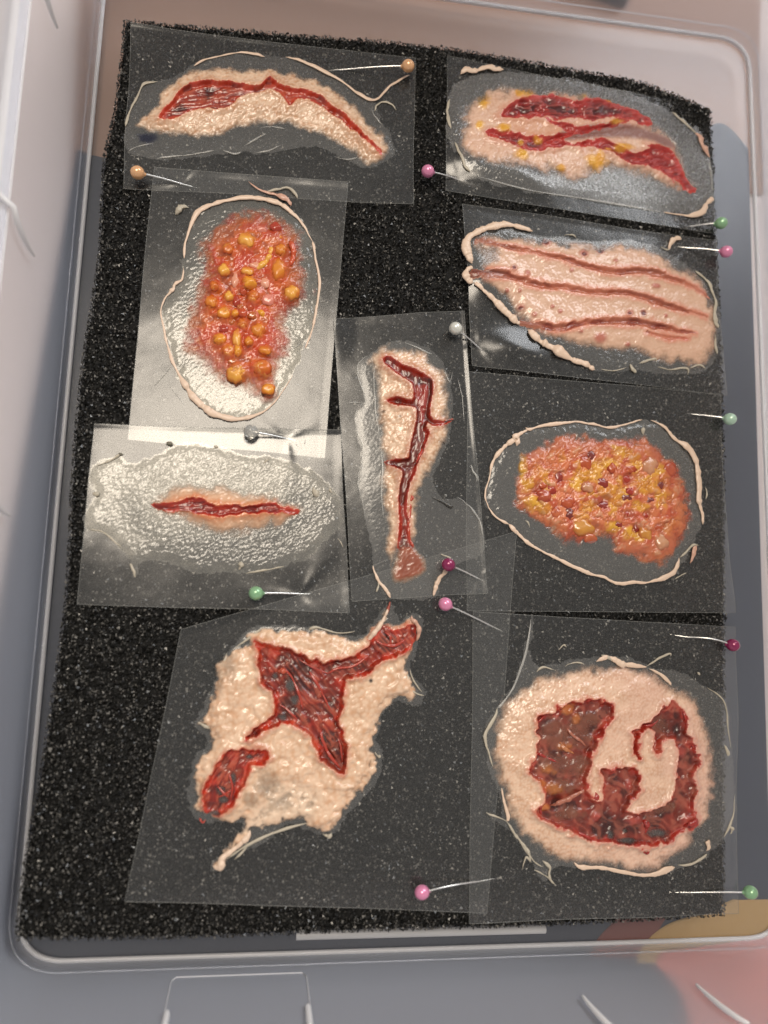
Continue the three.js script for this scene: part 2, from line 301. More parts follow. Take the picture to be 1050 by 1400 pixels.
// ---------------------------------------------------------------- clear film sheets
const dents = PINS.map((p) => un(p[2], p[3], 0.5));
function wave(x, z) {                                               // how the sheets rise and sink together, millimetres
  let h = 0.55 * (fbm(x / 34, z / 34, 61, 2) - 0.5);
  for (const [a, b] of dents) { const r = Math.hypot(x - a, z - b); if (r < 26) h += -0.10 * Math.exp(-r / 2.5) + 0.13 * Math.abs(Math.cos(Math.atan2(z - b, x - a) * 1.5 + a)) ** 14 * ss(24, 2, r) * ss(0, 4, r); }
  return h;
}
const filmMat = phys({ color: rgb([0.97, 0.97, 0.96]), roughness: 0.18, transmission: 0.978, thickness: 0, ior: 1.52, specularIntensity: 1 });
const cutEdge = phys({ color: rgb([0.6, 0.6, 0.57]), roughness: 0.25, transmission: 0.72, thickness: 0, ior: 1.52 });
const FILMS = {
  crescent: { curl: [[1, 1, 1.0, 0.3], [0, 0, 0.7, 0.25]], c: '178,34 568,81 565,282 170,257', lift: 0.5, label: 'clear film sheet under the crescent wound in the top left corner of the foam', lips: {} },
  gauze: { hump: [[705, 236, 7, 4.5, 1.9, -0.3], [650, 226, 6, 4.5, 1.6, -0.3], [622, 190, 3.5, 9, 0.8]], curl: [[1, 1, 0.5, 0.3]], c: '611,78 966,146 978,320 608,262', lift: 0.5, label: 'clear film sheet under the yellow flecked double wound at the top right', lips: { t: 0.05, r: 0.8 } },
  blister: { c: '212,229 476,250 443,627 174,601', lift: 0.9, label: 'clear film sheet under the oval blister with yellow lumps' },
  scratch: { hump: [[662, 385, 4.5, 5, 1.5], [700, 474, 6, 3.5, 1.2, -0.3]], curl: [[1, 1, 0.6, 0.3]], c: '632,279 979,329 991,541 645,499', lift: 0.5, label: 'clear film sheet under the pale skin with three long scratches' },
  slit: { hump: [[112, 700, 5, 16, 0.5]], curl: [[1, 1, 0.4, 0.3]], c: '128,580 465,588 476,838 106,826', lift: 1.3, label: 'glossy clear film sheet under the single thin red slit' },
  branch: { curl: [[0, 0, 0.8, 0.25]], c: '457,436 635,424 667,811 481,823', lift: 1.3, label: 'narrow clear film sheet under the long branching wound in the middle' },
  burn: { curl: [[1, 1, 0.9, 0.3], [1, 0.0, 0.7, 0.25]], c: '640,508 982,540 1003,838 638,834', lift: 0.5, label: 'clear film sheet under the orange and yellow burn at the right edge' },
  tear: { curl: [[0, 1, 0.9, 0.25], [1, 0.1, 0.0, 0.2]], c: '247,861 706,726 666,1250 171,1230', lift: 0.9, label: 'large clear film sheet under the ragged four pointed tear' },
  round: { hump: [[985, 960, 5, 12, 0.7]], curl: [[1, 1, 0.8, 0.25], [1, 0.35, 0.7, 0.3]], c: '648,838 1005,857 1007,1249 640,1262', lift: 1.3, label: 'clear film sheet under the round wound in the lower right corner' },
};
const ORDER = Object.keys(FILMS);
for (const [k, f] of Object.entries(FILMS)) {
  const q = pts(f.c).map((p) => un(p[0], p[1], f.lift)), seed = 100 + ORDER.indexOf(k); f.q = q;
  const hs = (f.hump ?? []).map((h) => [...un(h[0], h[1], 1), ...h.slice(2)]), hump = (x, z) => { let t = 0; for (const [cx, cz, sx, sz, am, sk] of hs) { const dx = x - cx + (sk ?? 0) * (z - cz), dz = z - cz; t += am * Math.exp(-((dx / sx) ** 2 + (dz / sz) ** 2) / 2); } return t; };
  f.y = (x, z) => f.lift + wave(x, z) + 0.10 * (vn(x / 9, z / 9, seed) - 0.5) + 0.02 * (vn(x / 2.2, z / 2.2, seed + 9) - 0.5) + hump(x, z);
  const n = 110, pos = [], idx = [], P = (u, v) => [0, 1].map((c) => (1 - v) * ((1 - u) * q[0][c] + u * q[1][c]) + v * ((1 - u) * q[3][c] + u * q[2][c]));
  for (let j = 0; j <= n; j++) for (let i = 0; i <= n; i++) {
    const u = i / n, v = j / n; let [x, z] = P(u, v);
    const wob = (t, s) => (vn(t * 3, s, seed) - 0.5) * 0.7;
    x += mix(wob(v, 1), wob(v, 2), u); z += mix(wob(u, 3), wob(u, 4), v);
    let y = f.y(x, z);
    y += 0.25 * ss(0.965, 1, u) * vn(v * 5, 7, seed) + 0.2 * ss(0.03, 0, v) * vn(u * 5, 9, seed);
    for (const [cu, cv, am, R] of f.curl ?? []) { const d = Math.hypot((u - cu) * 1.2, v - cv); y += am * ss(R, 0, d) ** 1.5; }
    if (k === 'gauze') y += -1.6 * ss(0.7, 1, u) * ss(0.5, 0, v);
    pos.push(x * MM, FOAM_TOP + y * MM, z * MM);
  }
  for (let j = 0; j < n; j++) for (let i = 0; i < n; i++) { const a = j * (n + 1) + i; idx.push(a, a + n + 1, a + 1, a + 1, a + n + 1, a + n + 2); }
  const sheet = tag(part('film_sheet', geom(pos, idx), filmMat, scene), f.label, 'plastic film'), rim = [], at = (j, i) => { const o = (j * (n + 1) + i) * 3; rim.push([pos[o], pos[o + 1], pos[o + 2]]); };
  for (let i = 0; i < n; i++) at(0, i); for (let j = 0; j < n; j++) at(j, n); for (let i = n; i > 0; i--) at(n, i); for (let j = n; j >= 0; j--) at(j, 0);
  part('cut_edge', tube(rim, 0.00006, 5, false), cutEdge, sheet);
}

{
  const R = rng(9), n = 240, im = new THREE.InstancedMesh(new THREE.IcosahedronGeometry(0.0001, 0), std({ color: rgb([0.55, 0.53, 0.48]), roughness: 0.6 }), n), d = new THREE.Object3D(), names = Object.keys(FILMS);  // tiny pale specks strewn at random over the sheets
  for (let k = 0; k < n; k++) {
    const f = FILMS[names[Math.floor(R() * 9)]], q = f.q, u = 0.02 + R() * 0.96, v = 0.02 + R() * 0.96, [x, z] = [0, 1].map((c) => (1 - v) * ((1 - u) * q[0][c] + u * q[1][c]) + v * ((1 - u) * q[3][c] + u * q[2][c]));
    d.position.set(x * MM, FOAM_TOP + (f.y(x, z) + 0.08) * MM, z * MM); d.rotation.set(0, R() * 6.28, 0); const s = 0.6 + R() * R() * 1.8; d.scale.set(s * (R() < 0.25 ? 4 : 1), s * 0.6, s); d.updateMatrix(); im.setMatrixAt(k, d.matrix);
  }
  im.name = 'pale_specks'; im.castShadow = true; scene.add(tag(im, 'pale specks, some drawn out long, scattered over the film sheets', 'dust', null, 'stuff'));
}

// ---------------------------------------------------------------- pins
const HEAD = { peach: srgb(232, 178, 128), pink: srgb(228, 140, 178), green: srgb(140, 186, 140), white: srgb(222, 222, 212), mint: srgb(180, 212, 188), plum: srgb(140, 22, 82) };
const headMats = Object.fromEntries(Object.entries(HEAD).map(([k, c]) => [k, phys({ color: rgb(c), metalness: 0.25, roughness: 0.24, clearcoat: 1, clearcoatRoughness: 0.05, sheen: 0.4, sheenColor: new THREE.Color(1, 0.95, 0.9), sheenRoughness: 0.4 })]));
headMats.clear = phys({ color: rgb([0.92, 0.91, 0.86]), roughness: 0.08, transmission: 0.75, thickness: 0.004, ior: 1.4 });
const steel = std({ color: rgb([0.86, 0.84, 0.8]), metalness: 1, roughness: 0.22 });
const headGeo = new THREE.SphereGeometry(0.0020, 28, 20);
{
  const d = [];
  for (let k = 0; k <= 10; k++) d.push(new THREE.Vector2(0.0001 + 0.00075 * Math.cos(k / 10 * 1.57), k / 10 * 0.0006));
}
for (const [hx, hy, ex, ey, tone, label] of PINS) {
  const g = thing('dressmaker_pin', label, 'pin', 'pearl head pins'), H = 4.6, a = un(hx, hy, H), b = un(ex, ey, 0.6);
  const A = new THREE.Vector3(a[0] * MM, FOAM_TOP + H * MM, a[1] * MM), B = new THREE.Vector3(b[0] * MM, FOAM_TOP + 0.6 * MM, b[1] * MM);
  g.position.copy(B);
  A.sub(B); const dir = A.clone().normalize();
  const bend = [958, 1002, 577].includes(hx) ? 0.0012 : 0.0002, line = [], sh = (t) => [A.x * t, A.y * t + bend * Math.sin(Math.PI * clamp(t)) * 1.0, A.z * t + bend * -0.6 * Math.sin(Math.PI * clamp(t))];
  for (let k = 0; k <= 14; k++) line.push(sh(1 - k / 14 * 1.35));
  part('shaft', tube(line, line.map((_, k) => (k > 12 ? 0.00012 : 0.00027)), 8), steel, g);
  const h = part('head', headGeo, headMats[tone], g); h.position.copy(A); h.scale.set(1, 1.06, 1);
  h.quaternion.setFromUnitVectors(new THREE.Vector3(0, 1, 0), dir);
  const collar = new THREE.CylinderGeometry(0.00045, 0.0008, 0.0007, 12);
  const c = part('collar', collar, headMats[tone], g); c.position.copy(A.clone().addScaledVector(dir, -0.0021)); c.quaternion.setFromUnitVectors(new THREE.Vector3(0, -1, 0), dir);
}
// ---------------------------------------------------------------- silicone wound pieces on the film sheets
const skinMat = phys({ vertexColors: true, transparent: true, roughness: 0.34, specularIntensity: 1, clearcoat: 0.65, clearcoatRoughness: 0.15 });
const bedMat = phys({ vertexColors: true, transparent: true, roughness: 0.32, clearcoat: 0.45, clearcoatRoughness: 0.14 });
const gelThin = phys({ vertexColors: true, transparent: true, roughness: 0.16, transmission: 0.945, thickness: 0, ior: 1.44 });
const gelMat = phys({ vertexColors: true, transparent: true, roughness: 0.15, transmission: 0.92, thickness: 0, ior: 1.47 });
const strandMats = { tan: phys({ color: rgb(srgb(224, 196, 172)), roughness: 0.4, clearcoat: 0.3, clearcoatRoughness: 0.3 }), pink: phys({ color: rgb(srgb(205, 160, 138)), roughness: 0.4, clearcoat: 0.3 }), white: phys({ color: rgb(srgb(215, 205, 185)), roughness: 0.35, transmission: 0.35, thickness: 0 }), clear: phys({ color: rgb([0.9, 0.89, 0.86]), roughness: 0.2, transmission: 0.8, thickness: 0 }) };
const BEIGE = srgb(225, 186, 154), SAND = srgb(200, 155, 120), PALE = srgb(239, 214, 187), PINKISH = srgb(226, 180, 160);
const RED = srgb(176, 40, 26), BLOOD = srgb(122, 18, 12), MAROON = srgb(70, 14, 10), ORANGE = srgb(208, 96, 40), YELLOW = srgb(222, 160, 30);
const PXMM = 1 / 4.45;
function blotch(list, Z) {                                          // stains: "x,y,rx,ry" ellipses with ragged edges
  const p = pts(list, Z);
  return (x, y, s = 0, rag = 0.7) => { let best = 0; for (const [cx, cy, rx, ry] of p) { const R = ry ?? rx, dx = (x - cx) / rx, dy = (y - cy) / R, d = dx * dx + dy * dy; if (d < 4) best = Math.max(best, ss(1.15, 0.35, Math.sqrt(d) + rag * (fbm(x / 7, y / 7, s) - 0.5))); } return best; };
}
function woundOf(w, Z) {
  const o = w.line ? stroke(w.line, Z) : outline(w.o, Z), ca = Math.cos(w.turn ?? 0), sa = Math.sin(w.turn ?? 0);
  return { ...w, dist: (x, y) => (w.line ? o(x, y) : [o.sd(x, y), 0, 0]), fib: (x, y) => { const u = (x * ca + y * sa) / (w.long ?? 26), v = (-x * sa + y * ca) / (w.across ?? 5); const n = fbm(u + 0.6 * vn(x / 14, y / 14, 5), v + 1.2 * vn(x / 18, y / 18, 6), 71, 3); return 1 - Math.abs(2 * n - 1) * 1.6; } };
}
function makePiece(o) {
  const film = FILMS[o.film], Z = o.Z, g = thing(o.name, o.label, 'fake wound', 'silicone wounds on film sheets');
  const gel = o.gel ? outline(o.gel, Z) : null, skin = outline(o.skin, Z), wounds = (o.wounds ?? []).map((w) => woundOf(w, Z)), holes = o.holes ? blotch(o.holes, Z) : null;
  const big = gel ?? skin, b = [big.box, skin.box].reduce((a, c) => [Math.min(a[0], c[0]), Math.min(a[1], c[1]), Math.max(a[2], c[2]), Math.max(a[3], c[3])]);
  const cs = [[b[0], b[1]], [b[2], b[1]], [b[2], b[3]], [b[0], b[3]]].map((p) => un(p[0], p[1], 1)), X0 = Math.min(...cs.map((p) => p[0])) - 2, X1 = Math.max(...cs.map((p) => p[0])) + 2, Y0 = Math.min(...cs.map((p) => p[1])) - 2, Y1 = Math.max(...cs.map((p) => p[1])) + 2;
  const st = o.step ?? 0.3, nx = Math.ceil((X1 - X0) / st), ny = Math.ceil((Y1 - Y0) / st), N = (nx + 1) * (ny + 1);
  const pos = new Float32Array(N * 3), gpos = new Float32Array(N * 3), col = new Float32Array(N * 4), gcol = new Float32Array(N * 4), kind = new Int8Array(N), inGel = new Uint8Array(N), S = o.seed ?? 1;
  const feather = o.feather ?? 9, thick = o.thick ?? 1.1, ga = o.grain ?? 0.2, rag = o.ragged ?? 5, ax = (X0 + X1) / 2, az = (Y0 + Y1) / 2;
  for (let j = 0; j <= ny; j++) for (let i = 0; i <= nx; i++) {
    const k = j * (nx + 1) + i, x = X0 + i * st, z = Y0 + j * st, [px, py] = toPlan(x, z, 1);
    const n1 = fbm(px / 9, py / 9, S, 3) - 0.5, n2 = fbm(px / 9, py / 9, S + 50, 3) - 0.5, wx = px + n1 * rag, wy = py + n2 * rag;
    const dS = skin.sd(wx, wy), dG = gel ? gel.sd(px + n1 * rag * 0.8, py + n2 * rag * 0.8) : 99;
    let dW = 99, W = null, along = 0, side = 0;
    for (const w of wounds) { const [d, a, s] = w.dist(px + n1 * rag * (w.rag ?? 0.7), py + n2 * rag * (w.rag ?? 0.7)); if (d - (w.grow ?? 0) < dW) { dW = d - (w.grow ?? 0); W = w; along = a; side = s; } }
    const [c1, c2, cid] = cell(x / (o.pebble ?? 0.9) + 0.6 * n1, z / (o.pebble ?? 0.9) + 0.6 * n2, S), peb = 1 - c1 * 1.1, lump = fbm(x / 3.1, z / 3.1, S + 3, 2), fine = vn(x * 2.6, z * 2.6, S + 4);
    const e = ss(0, o.slope ?? 26, -dS);
    let a = ss(0, feather * 1.25, -dS + (peb - 0.5) * Math.min(feather * 0.22, 2.5) + (fbm(px / 16, py / 16, S + 8, 3) - 0.5) * Math.min(feather * 1.2, 14)), h = 0.12 + thick * e * (0.75 + 0.5 * lump) + ga * (0.1 + 0.9 * a) * (peb + 0.5 * fine);
    let c = mix3(BEIGE, SAND, clamp(0.9 * ss(0.35, 0.75, lump) * (o.sand ?? 1)));
    c = mix3(c, PALE, 0.55 * ss(0.45, 1, peb + 0.3 * cid)); c = mix3(c, srgb(196, 136, 88), 0.55 * ss(0.62, 0.9, c1) * (o.speck ?? 1));
    if (o.tone) c = mix3(c, o.tone, o.toned ?? 0.5);
    let gc = [0.95, 0.94, 0.92], gh = 0.06 + (o.milky ? 0.2 : 0.07) * ss(0, 13, -dG) + (o.gelGrain ?? 0.08) * (peb * (o.coarse ?? 1) + fine) * ss(0, 10, -dG) * (0.3 + 0.7 * ss(o.gelFade ?? 60, 0, dS)), K = a > 0.02 ? 1 : 0;
    if (W && dW < 12) {
      const lip = ss((W.blush ?? 9) * (0.4 + 1.3 * lump), 0, dW);
      c = mix3(c, W.lip ?? RED, lip * (W.lipA ?? 0.55) * (0.6 + 0.8 * fine));
      h += (W.raise ?? 0.45) * ss(9, 1.5, dW) * e;
      if (dW < 0) {
        const d = -dW, t = ss(0, (W.edgeW ?? 7) * (0.25 + 1.5 * ss(0.3, 0.7, fbm(px / 17, py / 17, S + 41, 2))), d), f = W.fib(px, py), q = fbm(px / 11, py / 11, S + 30, 3);
        c = mix3(W.edge ?? RED, W.bed ?? BLOOD, t); c = mix3(c, W.dark ?? MAROON, ss(0.25, 0.85, 1 - f) * (W.darkA ?? 0.4) * (0.35 + 0.65 * t)); c = mix3(c, srgb(44, 12, 10), 0.8 * ss(0.42, 0.62, fbm(px / 19, py / 19, S + 33, 3)) * ss(3, 12, d) * (W.pool ?? 1)); c = mix3(c, W.light ?? srgb(190, 70, 45), ss(0.62, 0.95, f) * (W.lightA ?? 0.4));
        if (W.patch) c = mix3(c, W.patch, ss(0.52, 0.62, q) * (W.patchA ?? 0.6));
        h = mix(h, 0.15 + (W.floor ?? 0.25) + (W.rise ?? 0.5) * 0.7 * f - 0.25 * ss(0.5, 0.68, q), ss(0, 4, d)); a = Math.max(a * (1 - t), (W.alpha ?? 1) - (W.thin ?? 0) * t * ss(0.3, 0.62, q)); K = 2;
        if (holes) a *= 1 - 0.93 * holes(px, py, S + 60, 0.5);
      }
    }
    if (o.paint) { const r = o.paint({ px, py, x, z, dS, dG, dW, n1, n2, c, a, h, K, peb, lump, fine, along, side, cid, c1, c2, gc, gh }); if (r) ({ c = c, a = a, h = h, K = K, gc = gc, gh = gh } = r); }
    const y = film.y(x, z) + 0.06;
    pos.set([x * MM, FOAM_TOP + (y + h) * MM, z * MM], k * 3); gpos.set([x * MM, FOAM_TOP + (y + Math.min(gh, a > 0.3 ? Math.max(0.03, h - 0.12) : 9)) * MM, z * MM], k * 3);
    col.set([c[0], c[1], c[2], clamp(a)], k * 4); gcol.set([gc[0], gc[1], gc[2], 1], k * 4);
    kind[k] = a < 0.015 ? 0 : K; inGel[k] = dG < 0 && a < 0.97 ? 1 : 0;
  }
  const all = [], lists = { 1: [], 2: [] }, gl = [], Wd = nx + 1;
  for (let j = 0; j < ny; j++) for (let i = 0; i < nx; i++) {
    const q = [j * Wd + i, (j + 1) * Wd + i, j * Wd + i + 1, (j + 1) * Wd + i + 1], t = [q[0], q[1], q[2], q[2], q[1], q[3]], m = Math.max(...q.map((v) => kind[v]));
    all.push(...t);
    if (m > 0) { const two = q.filter((v) => kind[v] === 2).length; lists[two >= 2 ? 2 : 1].push(...t); }
    if (gel && q.some((v) => inGel[v])) gl.push(...t);
  }
  const normals = (p) => { const t = new THREE.BufferGeometry(); t.setAttribute('position', new THREE.BufferAttribute(p, 3)); t.setIndex(all); t.computeVertexNormals(); return t.attributes.normal.array; };
  const cut = (p, n, c, list) => { const map = new Map(), P = [], Nn = [], C = [], I = list.map((v) => { if (!map.has(v)) { map.set(v, P.length / 3); P.push(p[v * 3], p[v * 3 + 1], p[v * 3 + 2]); Nn.push(n[v * 3], n[v * 3 + 1], n[v * 3 + 2]); C.push(c[v * 4], c[v * 4 + 1], c[v * 4 + 2], c[v * 4 + 3]); } return map.get(v); }); const q = new THREE.BufferGeometry(); q.setAttribute('position', new THREE.Float32BufferAttribute(P, 3)); q.setAttribute('normal', new THREE.Float32BufferAttribute(Nn, 3)); q.setAttribute('color', new THREE.Float32BufferAttribute(C, 4)); q.setIndex(I); return q; };
  const nm = normals(pos);
  const [skinName, bedName] = o.parts ?? ['skin', 'wound_bed'];
  if (lists[1].length) part(skinName, cut(pos, nm, col, lists[1]), o.skinMat ?? skinMat, g);
  if (lists[2].length) part(bedName, cut(pos, nm, col, lists[2]), bedMat, g);
  if (gl.length) part('clear_edge', cut(gpos, normals(gpos), gcol, gl), o.milky ? gelMat : gelThin, g);
  const height = (x, z) => { const i = clamp(Math.round((x - X0) / st), 0, nx), j = clamp(Math.round((z - Y0) / st), 0, ny), k = j * Wd + i; return kind[k] ? (pos[k * 3 + 1] - FOAM_TOP) / MM : film.y(x, z); };
  return { g, film, Z, height, seed: S };
}
// a strand of silicone lying on the sheet: "x,y,width"
function strand(piece, text, mat = 'tan', name = 'edge_strand', lift = 0.55, wob = 0.35) {
  const p = smooth(pts(text, piece.Z), false, 7), s = p.length * 3 + Math.round(p[0][0]), P = [], R = [];
  p.forEach((q, i) => {
    const j = wob * 4, px = q[0] + (vn(i * 0.35, 1, s) - 0.5) * j * 0.6, py = q[1] + (vn(i * 0.35, 2, s) - 0.5) * j * 0.6, end = Math.min(1, i / 3, (p.length - 1 - i) / 3), r = Math.max(0.05, q[2] / 2 * PXMM * (0.15 + 0.85 * end) * (1 + wob * (fbm(i * 0.2, 3, s, 3) - 0.5) * 4.2 + 0.2 * (vn(i * 1.1, 4, s) - 0.5)));
    const [x, z] = un(px, py, 1); P.push([x * MM, FOAM_TOP + (piece.film.y(x, z) + 0.2 + r * lift) * MM, z * MM]); R.push(r * MM);
  });
  return part(name, tube(P, R, 9, true, name === 'edge_strand' ? 0.42 : 0.7), strandMats[mat] ?? mat, piece.g);
}
const sphere = new THREE.IcosahedronGeometry(1, 3);
function lumpGeo(seed, rough = 0.5) {
  const g = sphere.clone(), p = g.attributes.position, v = new THREE.Vector3();
  for (let i = 0; i < p.count; i++) { v.fromBufferAttribute(p, i); const n = 1 + rough * (fbm(v.x * 1.3 + seed, v.y * 1.3 + v.z * 1.7, seed, 3) - 0.5) * 2; v.multiplyScalar(n); p.setXYZ(i, v.x, v.y, v.z); }
  const q = g; q.deleteAttribute('uv'); q.deleteAttribute('normal');
  // join equal points so that the surface is smooth
  const map = new Map(), P = [], I = []; for (let i = 0; i < p.count; i++) { const key = [p.getX(i), p.getY(i), p.getZ(i)].map((c) => Math.round(c * 1e4)).join(); if (!map.has(key)) { map.set(key, P.length / 3); P.push(p.getX(i), p.getY(i), p.getZ(i)); } I.push(map.get(key)); }
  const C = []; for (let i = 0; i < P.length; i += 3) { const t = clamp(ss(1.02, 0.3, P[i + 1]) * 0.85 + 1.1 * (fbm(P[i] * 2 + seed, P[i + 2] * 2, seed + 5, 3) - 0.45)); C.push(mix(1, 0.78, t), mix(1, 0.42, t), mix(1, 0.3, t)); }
  return geom(P, I, C, 3);
}
const lumpShapes = [1, 2, 3, 4, 5, 6].map((s) => lumpGeo(s * 13));
function lumps(piece, text, name, mats, sink = 0.25, flat = 0.6) {    // "x,y,rx,ry"
  pts(text, piece.Z).forEach((q, i) => {
    const [x, z] = un(q[0], q[1], 1), rx = q[2] * PXMM, ry = (q[3] ?? q[2]) * PXMM, m = part(name, lumpShapes[(i * 5 + piece.seed) % 6], mats[(i * 7 + 3) % mats.length], piece.g);
    m.scale.set(rx * MM, Math.min(rx, ry) * flat * MM, ry * MM); m.rotation.y = 0; m.position.set(x * MM, FOAM_TOP + (piece.height(x, z) + Math.min(rx, ry) * flat * sink) * MM, z * MM);
  });
}
const fine_ = (x, y) => fbm(x / 5, y / 5, 140, 3);
const Z1 = [0.42857, 150, 0], Z2 = [0.46667, 560, 0], Z3 = [0.33333, 150, 220], Z4 = [0.42857, 600, 270], Z5 = [0.4, 80, 560], Z6 = [0.29988, 440, 420], Z7 = [0.4095, 620, 500], Z8 = [0.4857, 150, 800], Z9 = [0.42857, 600, 820];

// 1: crescent
{
  const ink = blotch('118,440,34,20', Z1);
  const p = makePiece({ name: 'crescent_wound', film: 'crescent', Z: Z1, seed: 11, label: 'beige crescent shaped silicone wound with a red gash in the top left corner',
    gel: '50,400 60,360 88,300 110,265 150,258 190,250 270,205 330,178 420,165 500,172 560,178 640,205 720,245 790,295 842,322 860,380 892,420 910,470 895,500 830,532 760,508 680,470 620,465 560,475 480,485 400,482 260,500 150,505 60,485',
    skin: '75,388 130,340 190,262 260,222 340,208 440,212 520,215 600,235 680,262 760,315 820,375 870,430 900,475 875,515 825,525 780,490 720,462 650,425 580,402 500,397 430,402 370,417 320,437 260,442 200,432 140,427 90,408', feather: 8, thick: 1.2, ragged: 8, grain: 0.3, gelGrain: 0.03,
    wounds: [{ o: '158,380 175,355 190,340 225,295 265,268 330,264 400,270 470,280 490,262 510,252 545,275 600,290 660,303 700,338 750,368 800,425 845,465 868,490 860,495 820,460 770,422 740,393 690,362 650,332 600,322 570,342 548,312 510,296 470,302 420,313 385,347 350,354 310,350 260,362 220,382 180,387', edge: srgb(200, 62, 36), bed: srgb(146, 46, 28), dark: srgb(80, 26, 16), light: srgb(205, 96, 60), turn: -0.1, long: 30, across: 4, lip: srgb(205, 120, 70), lipA: 0.35 }],
    paint: ({ px, py, gc }) => { const k = ink(px, py, 3, 0.9); return k > 0.01 ? { gc: mix3(gc, srgb(58, 78, 158), k * 0.7) } : null; } });
  strand(p, '50,402,7 56,380,7 66,350,8 85,312,8 105,272,8 130,262,6 152,259,4', 'white');
  strand(p, '268,208,6 300,190,6 350,177,9 420,165,9 470,172,8 495,178,4', 'tan');
  strand(p, '562,178,4 590,185,8 630,200,9 690,230,10 740,257,10 790,295,11 832,318,9 860,310,8 890,278,7 930,252,6 957,238,5', 'tan');
  strand(p, '846,352,4 852,335,6 875,324,6 900,332,5 914,350,4', 'white');
  for (const s of ['150,505,4 200,497,5 250,492,5 300,485,4 332,478,3', '360,478,4 400,488,6 420,482,3', '430,462,3 470,440,5 500,425,3', '470,485,3 510,478,5 545,462,3', '720,498,3 760,508,5 790,500,4', '60,480,3 90,466,4 140,455,3', '480,405,3 520,402,4 560,408,3', '835,345,3 845,370,4 870,395,3']) strand(p, s, 'clear', 'wisp', 0.5, 0.5);
}
// 2: yellow flecked double wound
{
  const fat = blotch('215,300,22,34 203,372,16,20 325,275,26,18 352,272,22,14 510,272,24,12 590,290,20,11 278,380,26,16 320,463,24,18 545,475,38,34 440,497,16,12 622,437,30,14 372,415,14,14 325,420,10,12 580,440,14,8 600,360,26,9', Z2), veil = outline('425,395 480,372 560,362 640,362 700,375 770,400 785,440 740,440 690,420 600,415 520,420 450,425', Z2), gap = outline('270,350 330,352 400,362 440,390 420,408 360,402 300,385', Z2);
  const common = { edge: srgb(190, 52, 44), bed: srgb(158, 32, 26), dark: srgb(104, 18, 14), light: srgb(200, 80, 66), long: 16, across: 6, rise: 0.9, lipA: 0.4, lip: srgb(205, 110, 80) };
  const p = makePiece({ name: 'gauze_wound', milky: true, film: 'gauze', Z: Z2, seed: 23, label: 'pale silicone wound flecked with yellow around two wet red gashes, at the top right',
    gel: '115,280 150,235 250,212 400,222 600,255 720,300 800,345 850,390 880,470 893,560 865,612 740,618 500,578 330,558 200,525 150,470 112,400',
    skin: '150,330 190,285 240,258 310,248 400,260 480,262 560,275 640,295 690,335 735,370 775,400 800,450 835,520 838,560 790,562 730,547 650,522 580,512 500,537 440,532 360,507 290,502 230,502 170,472 130,440 140,390', feather: 16, thick: 0.9, ragged: 12, tone: PINKISH, toned: 0.45, gelGrain: 0.2, coarse: 0.5, gelFade: 120,
    wounds: [{ ...common, o: '262,337 300,305 340,288 400,280 440,283 480,298 530,286 570,290 620,308 670,323 712,358 700,372 650,362 600,352 560,352 520,360 470,352 430,357 400,347 350,352 300,352 265,347' }, { ...common, o: '395,352 440,362 500,378 560,368 620,352 640,365 560,386 520,398 470,394 440,380', alpha: 0.85 },
      { ...common, o: '218,395 250,388 300,394 350,405 400,405 440,396 480,388 500,396 450,414 480,425 520,418 570,413 610,428 650,455 700,442 690,430 740,430 775,450 790,480 815,520 842,557 820,562 780,537 740,512 690,492 640,482 610,462 560,442 500,437 450,432 400,442 350,450 310,437 260,417' }],
    paint: ({ px, py, c, a, h, K, dW, n1, fine, lump }) => {
      const v = veil.sd(px, py), q = fat(px, py, 9, 1.0); let r = null;
      if (v < 0 && K === 1) { const t = ss(0, 8, -v); c = mix3(c, srgb(170, 105, 98), t * 0.8); a = mix(a, 0.55, t); r = 1; }
      if (gap.sd(px, py) < 0 && K === 1) { c = mix3(c, srgb(215, 150, 115), 0.5); r = 1; }
      if (q > 0.01) { c = mix3(c, mix3(srgb(236, 182, 44), srgb(222, 148, 30), lump), q * (K === 2 ? 0.7 : 0.95)); h += q * 0.3; r = 1; }
      return r && { c, a, h };
    } });
  strand(p, '150,217,12 165,206,16 185,210,13 205,204,16 230,198,15 250,204,13 275,203,10', 'tan');
  strand(p, '770,325,4 785,340,7 800,352,8 820,370,6 842,388,5', 'white');
  strand(p, '838,388,14 850,400,18 856,420,20 868,440,18 880,460,14', 'pink');
  strand(p, '745,620,5 790,628,9 830,631,14 858,620,18 868,600,18 880,588,16 890,578,12', 'tan');
  strand(p, '118,290,5 110,320,8 112,350,9 120,380,6', 'white'); strand(p, '130,420,7 138,445,10 150,470,11 160,495,10 175,508,7', 'white'); strand(p, '200,522,3 330,556,4 480,577,5 620,600,5 740,620,5', 'clear');
  strand(p, '878,465,4 884,510,5 890,560,4', 'clear');
}
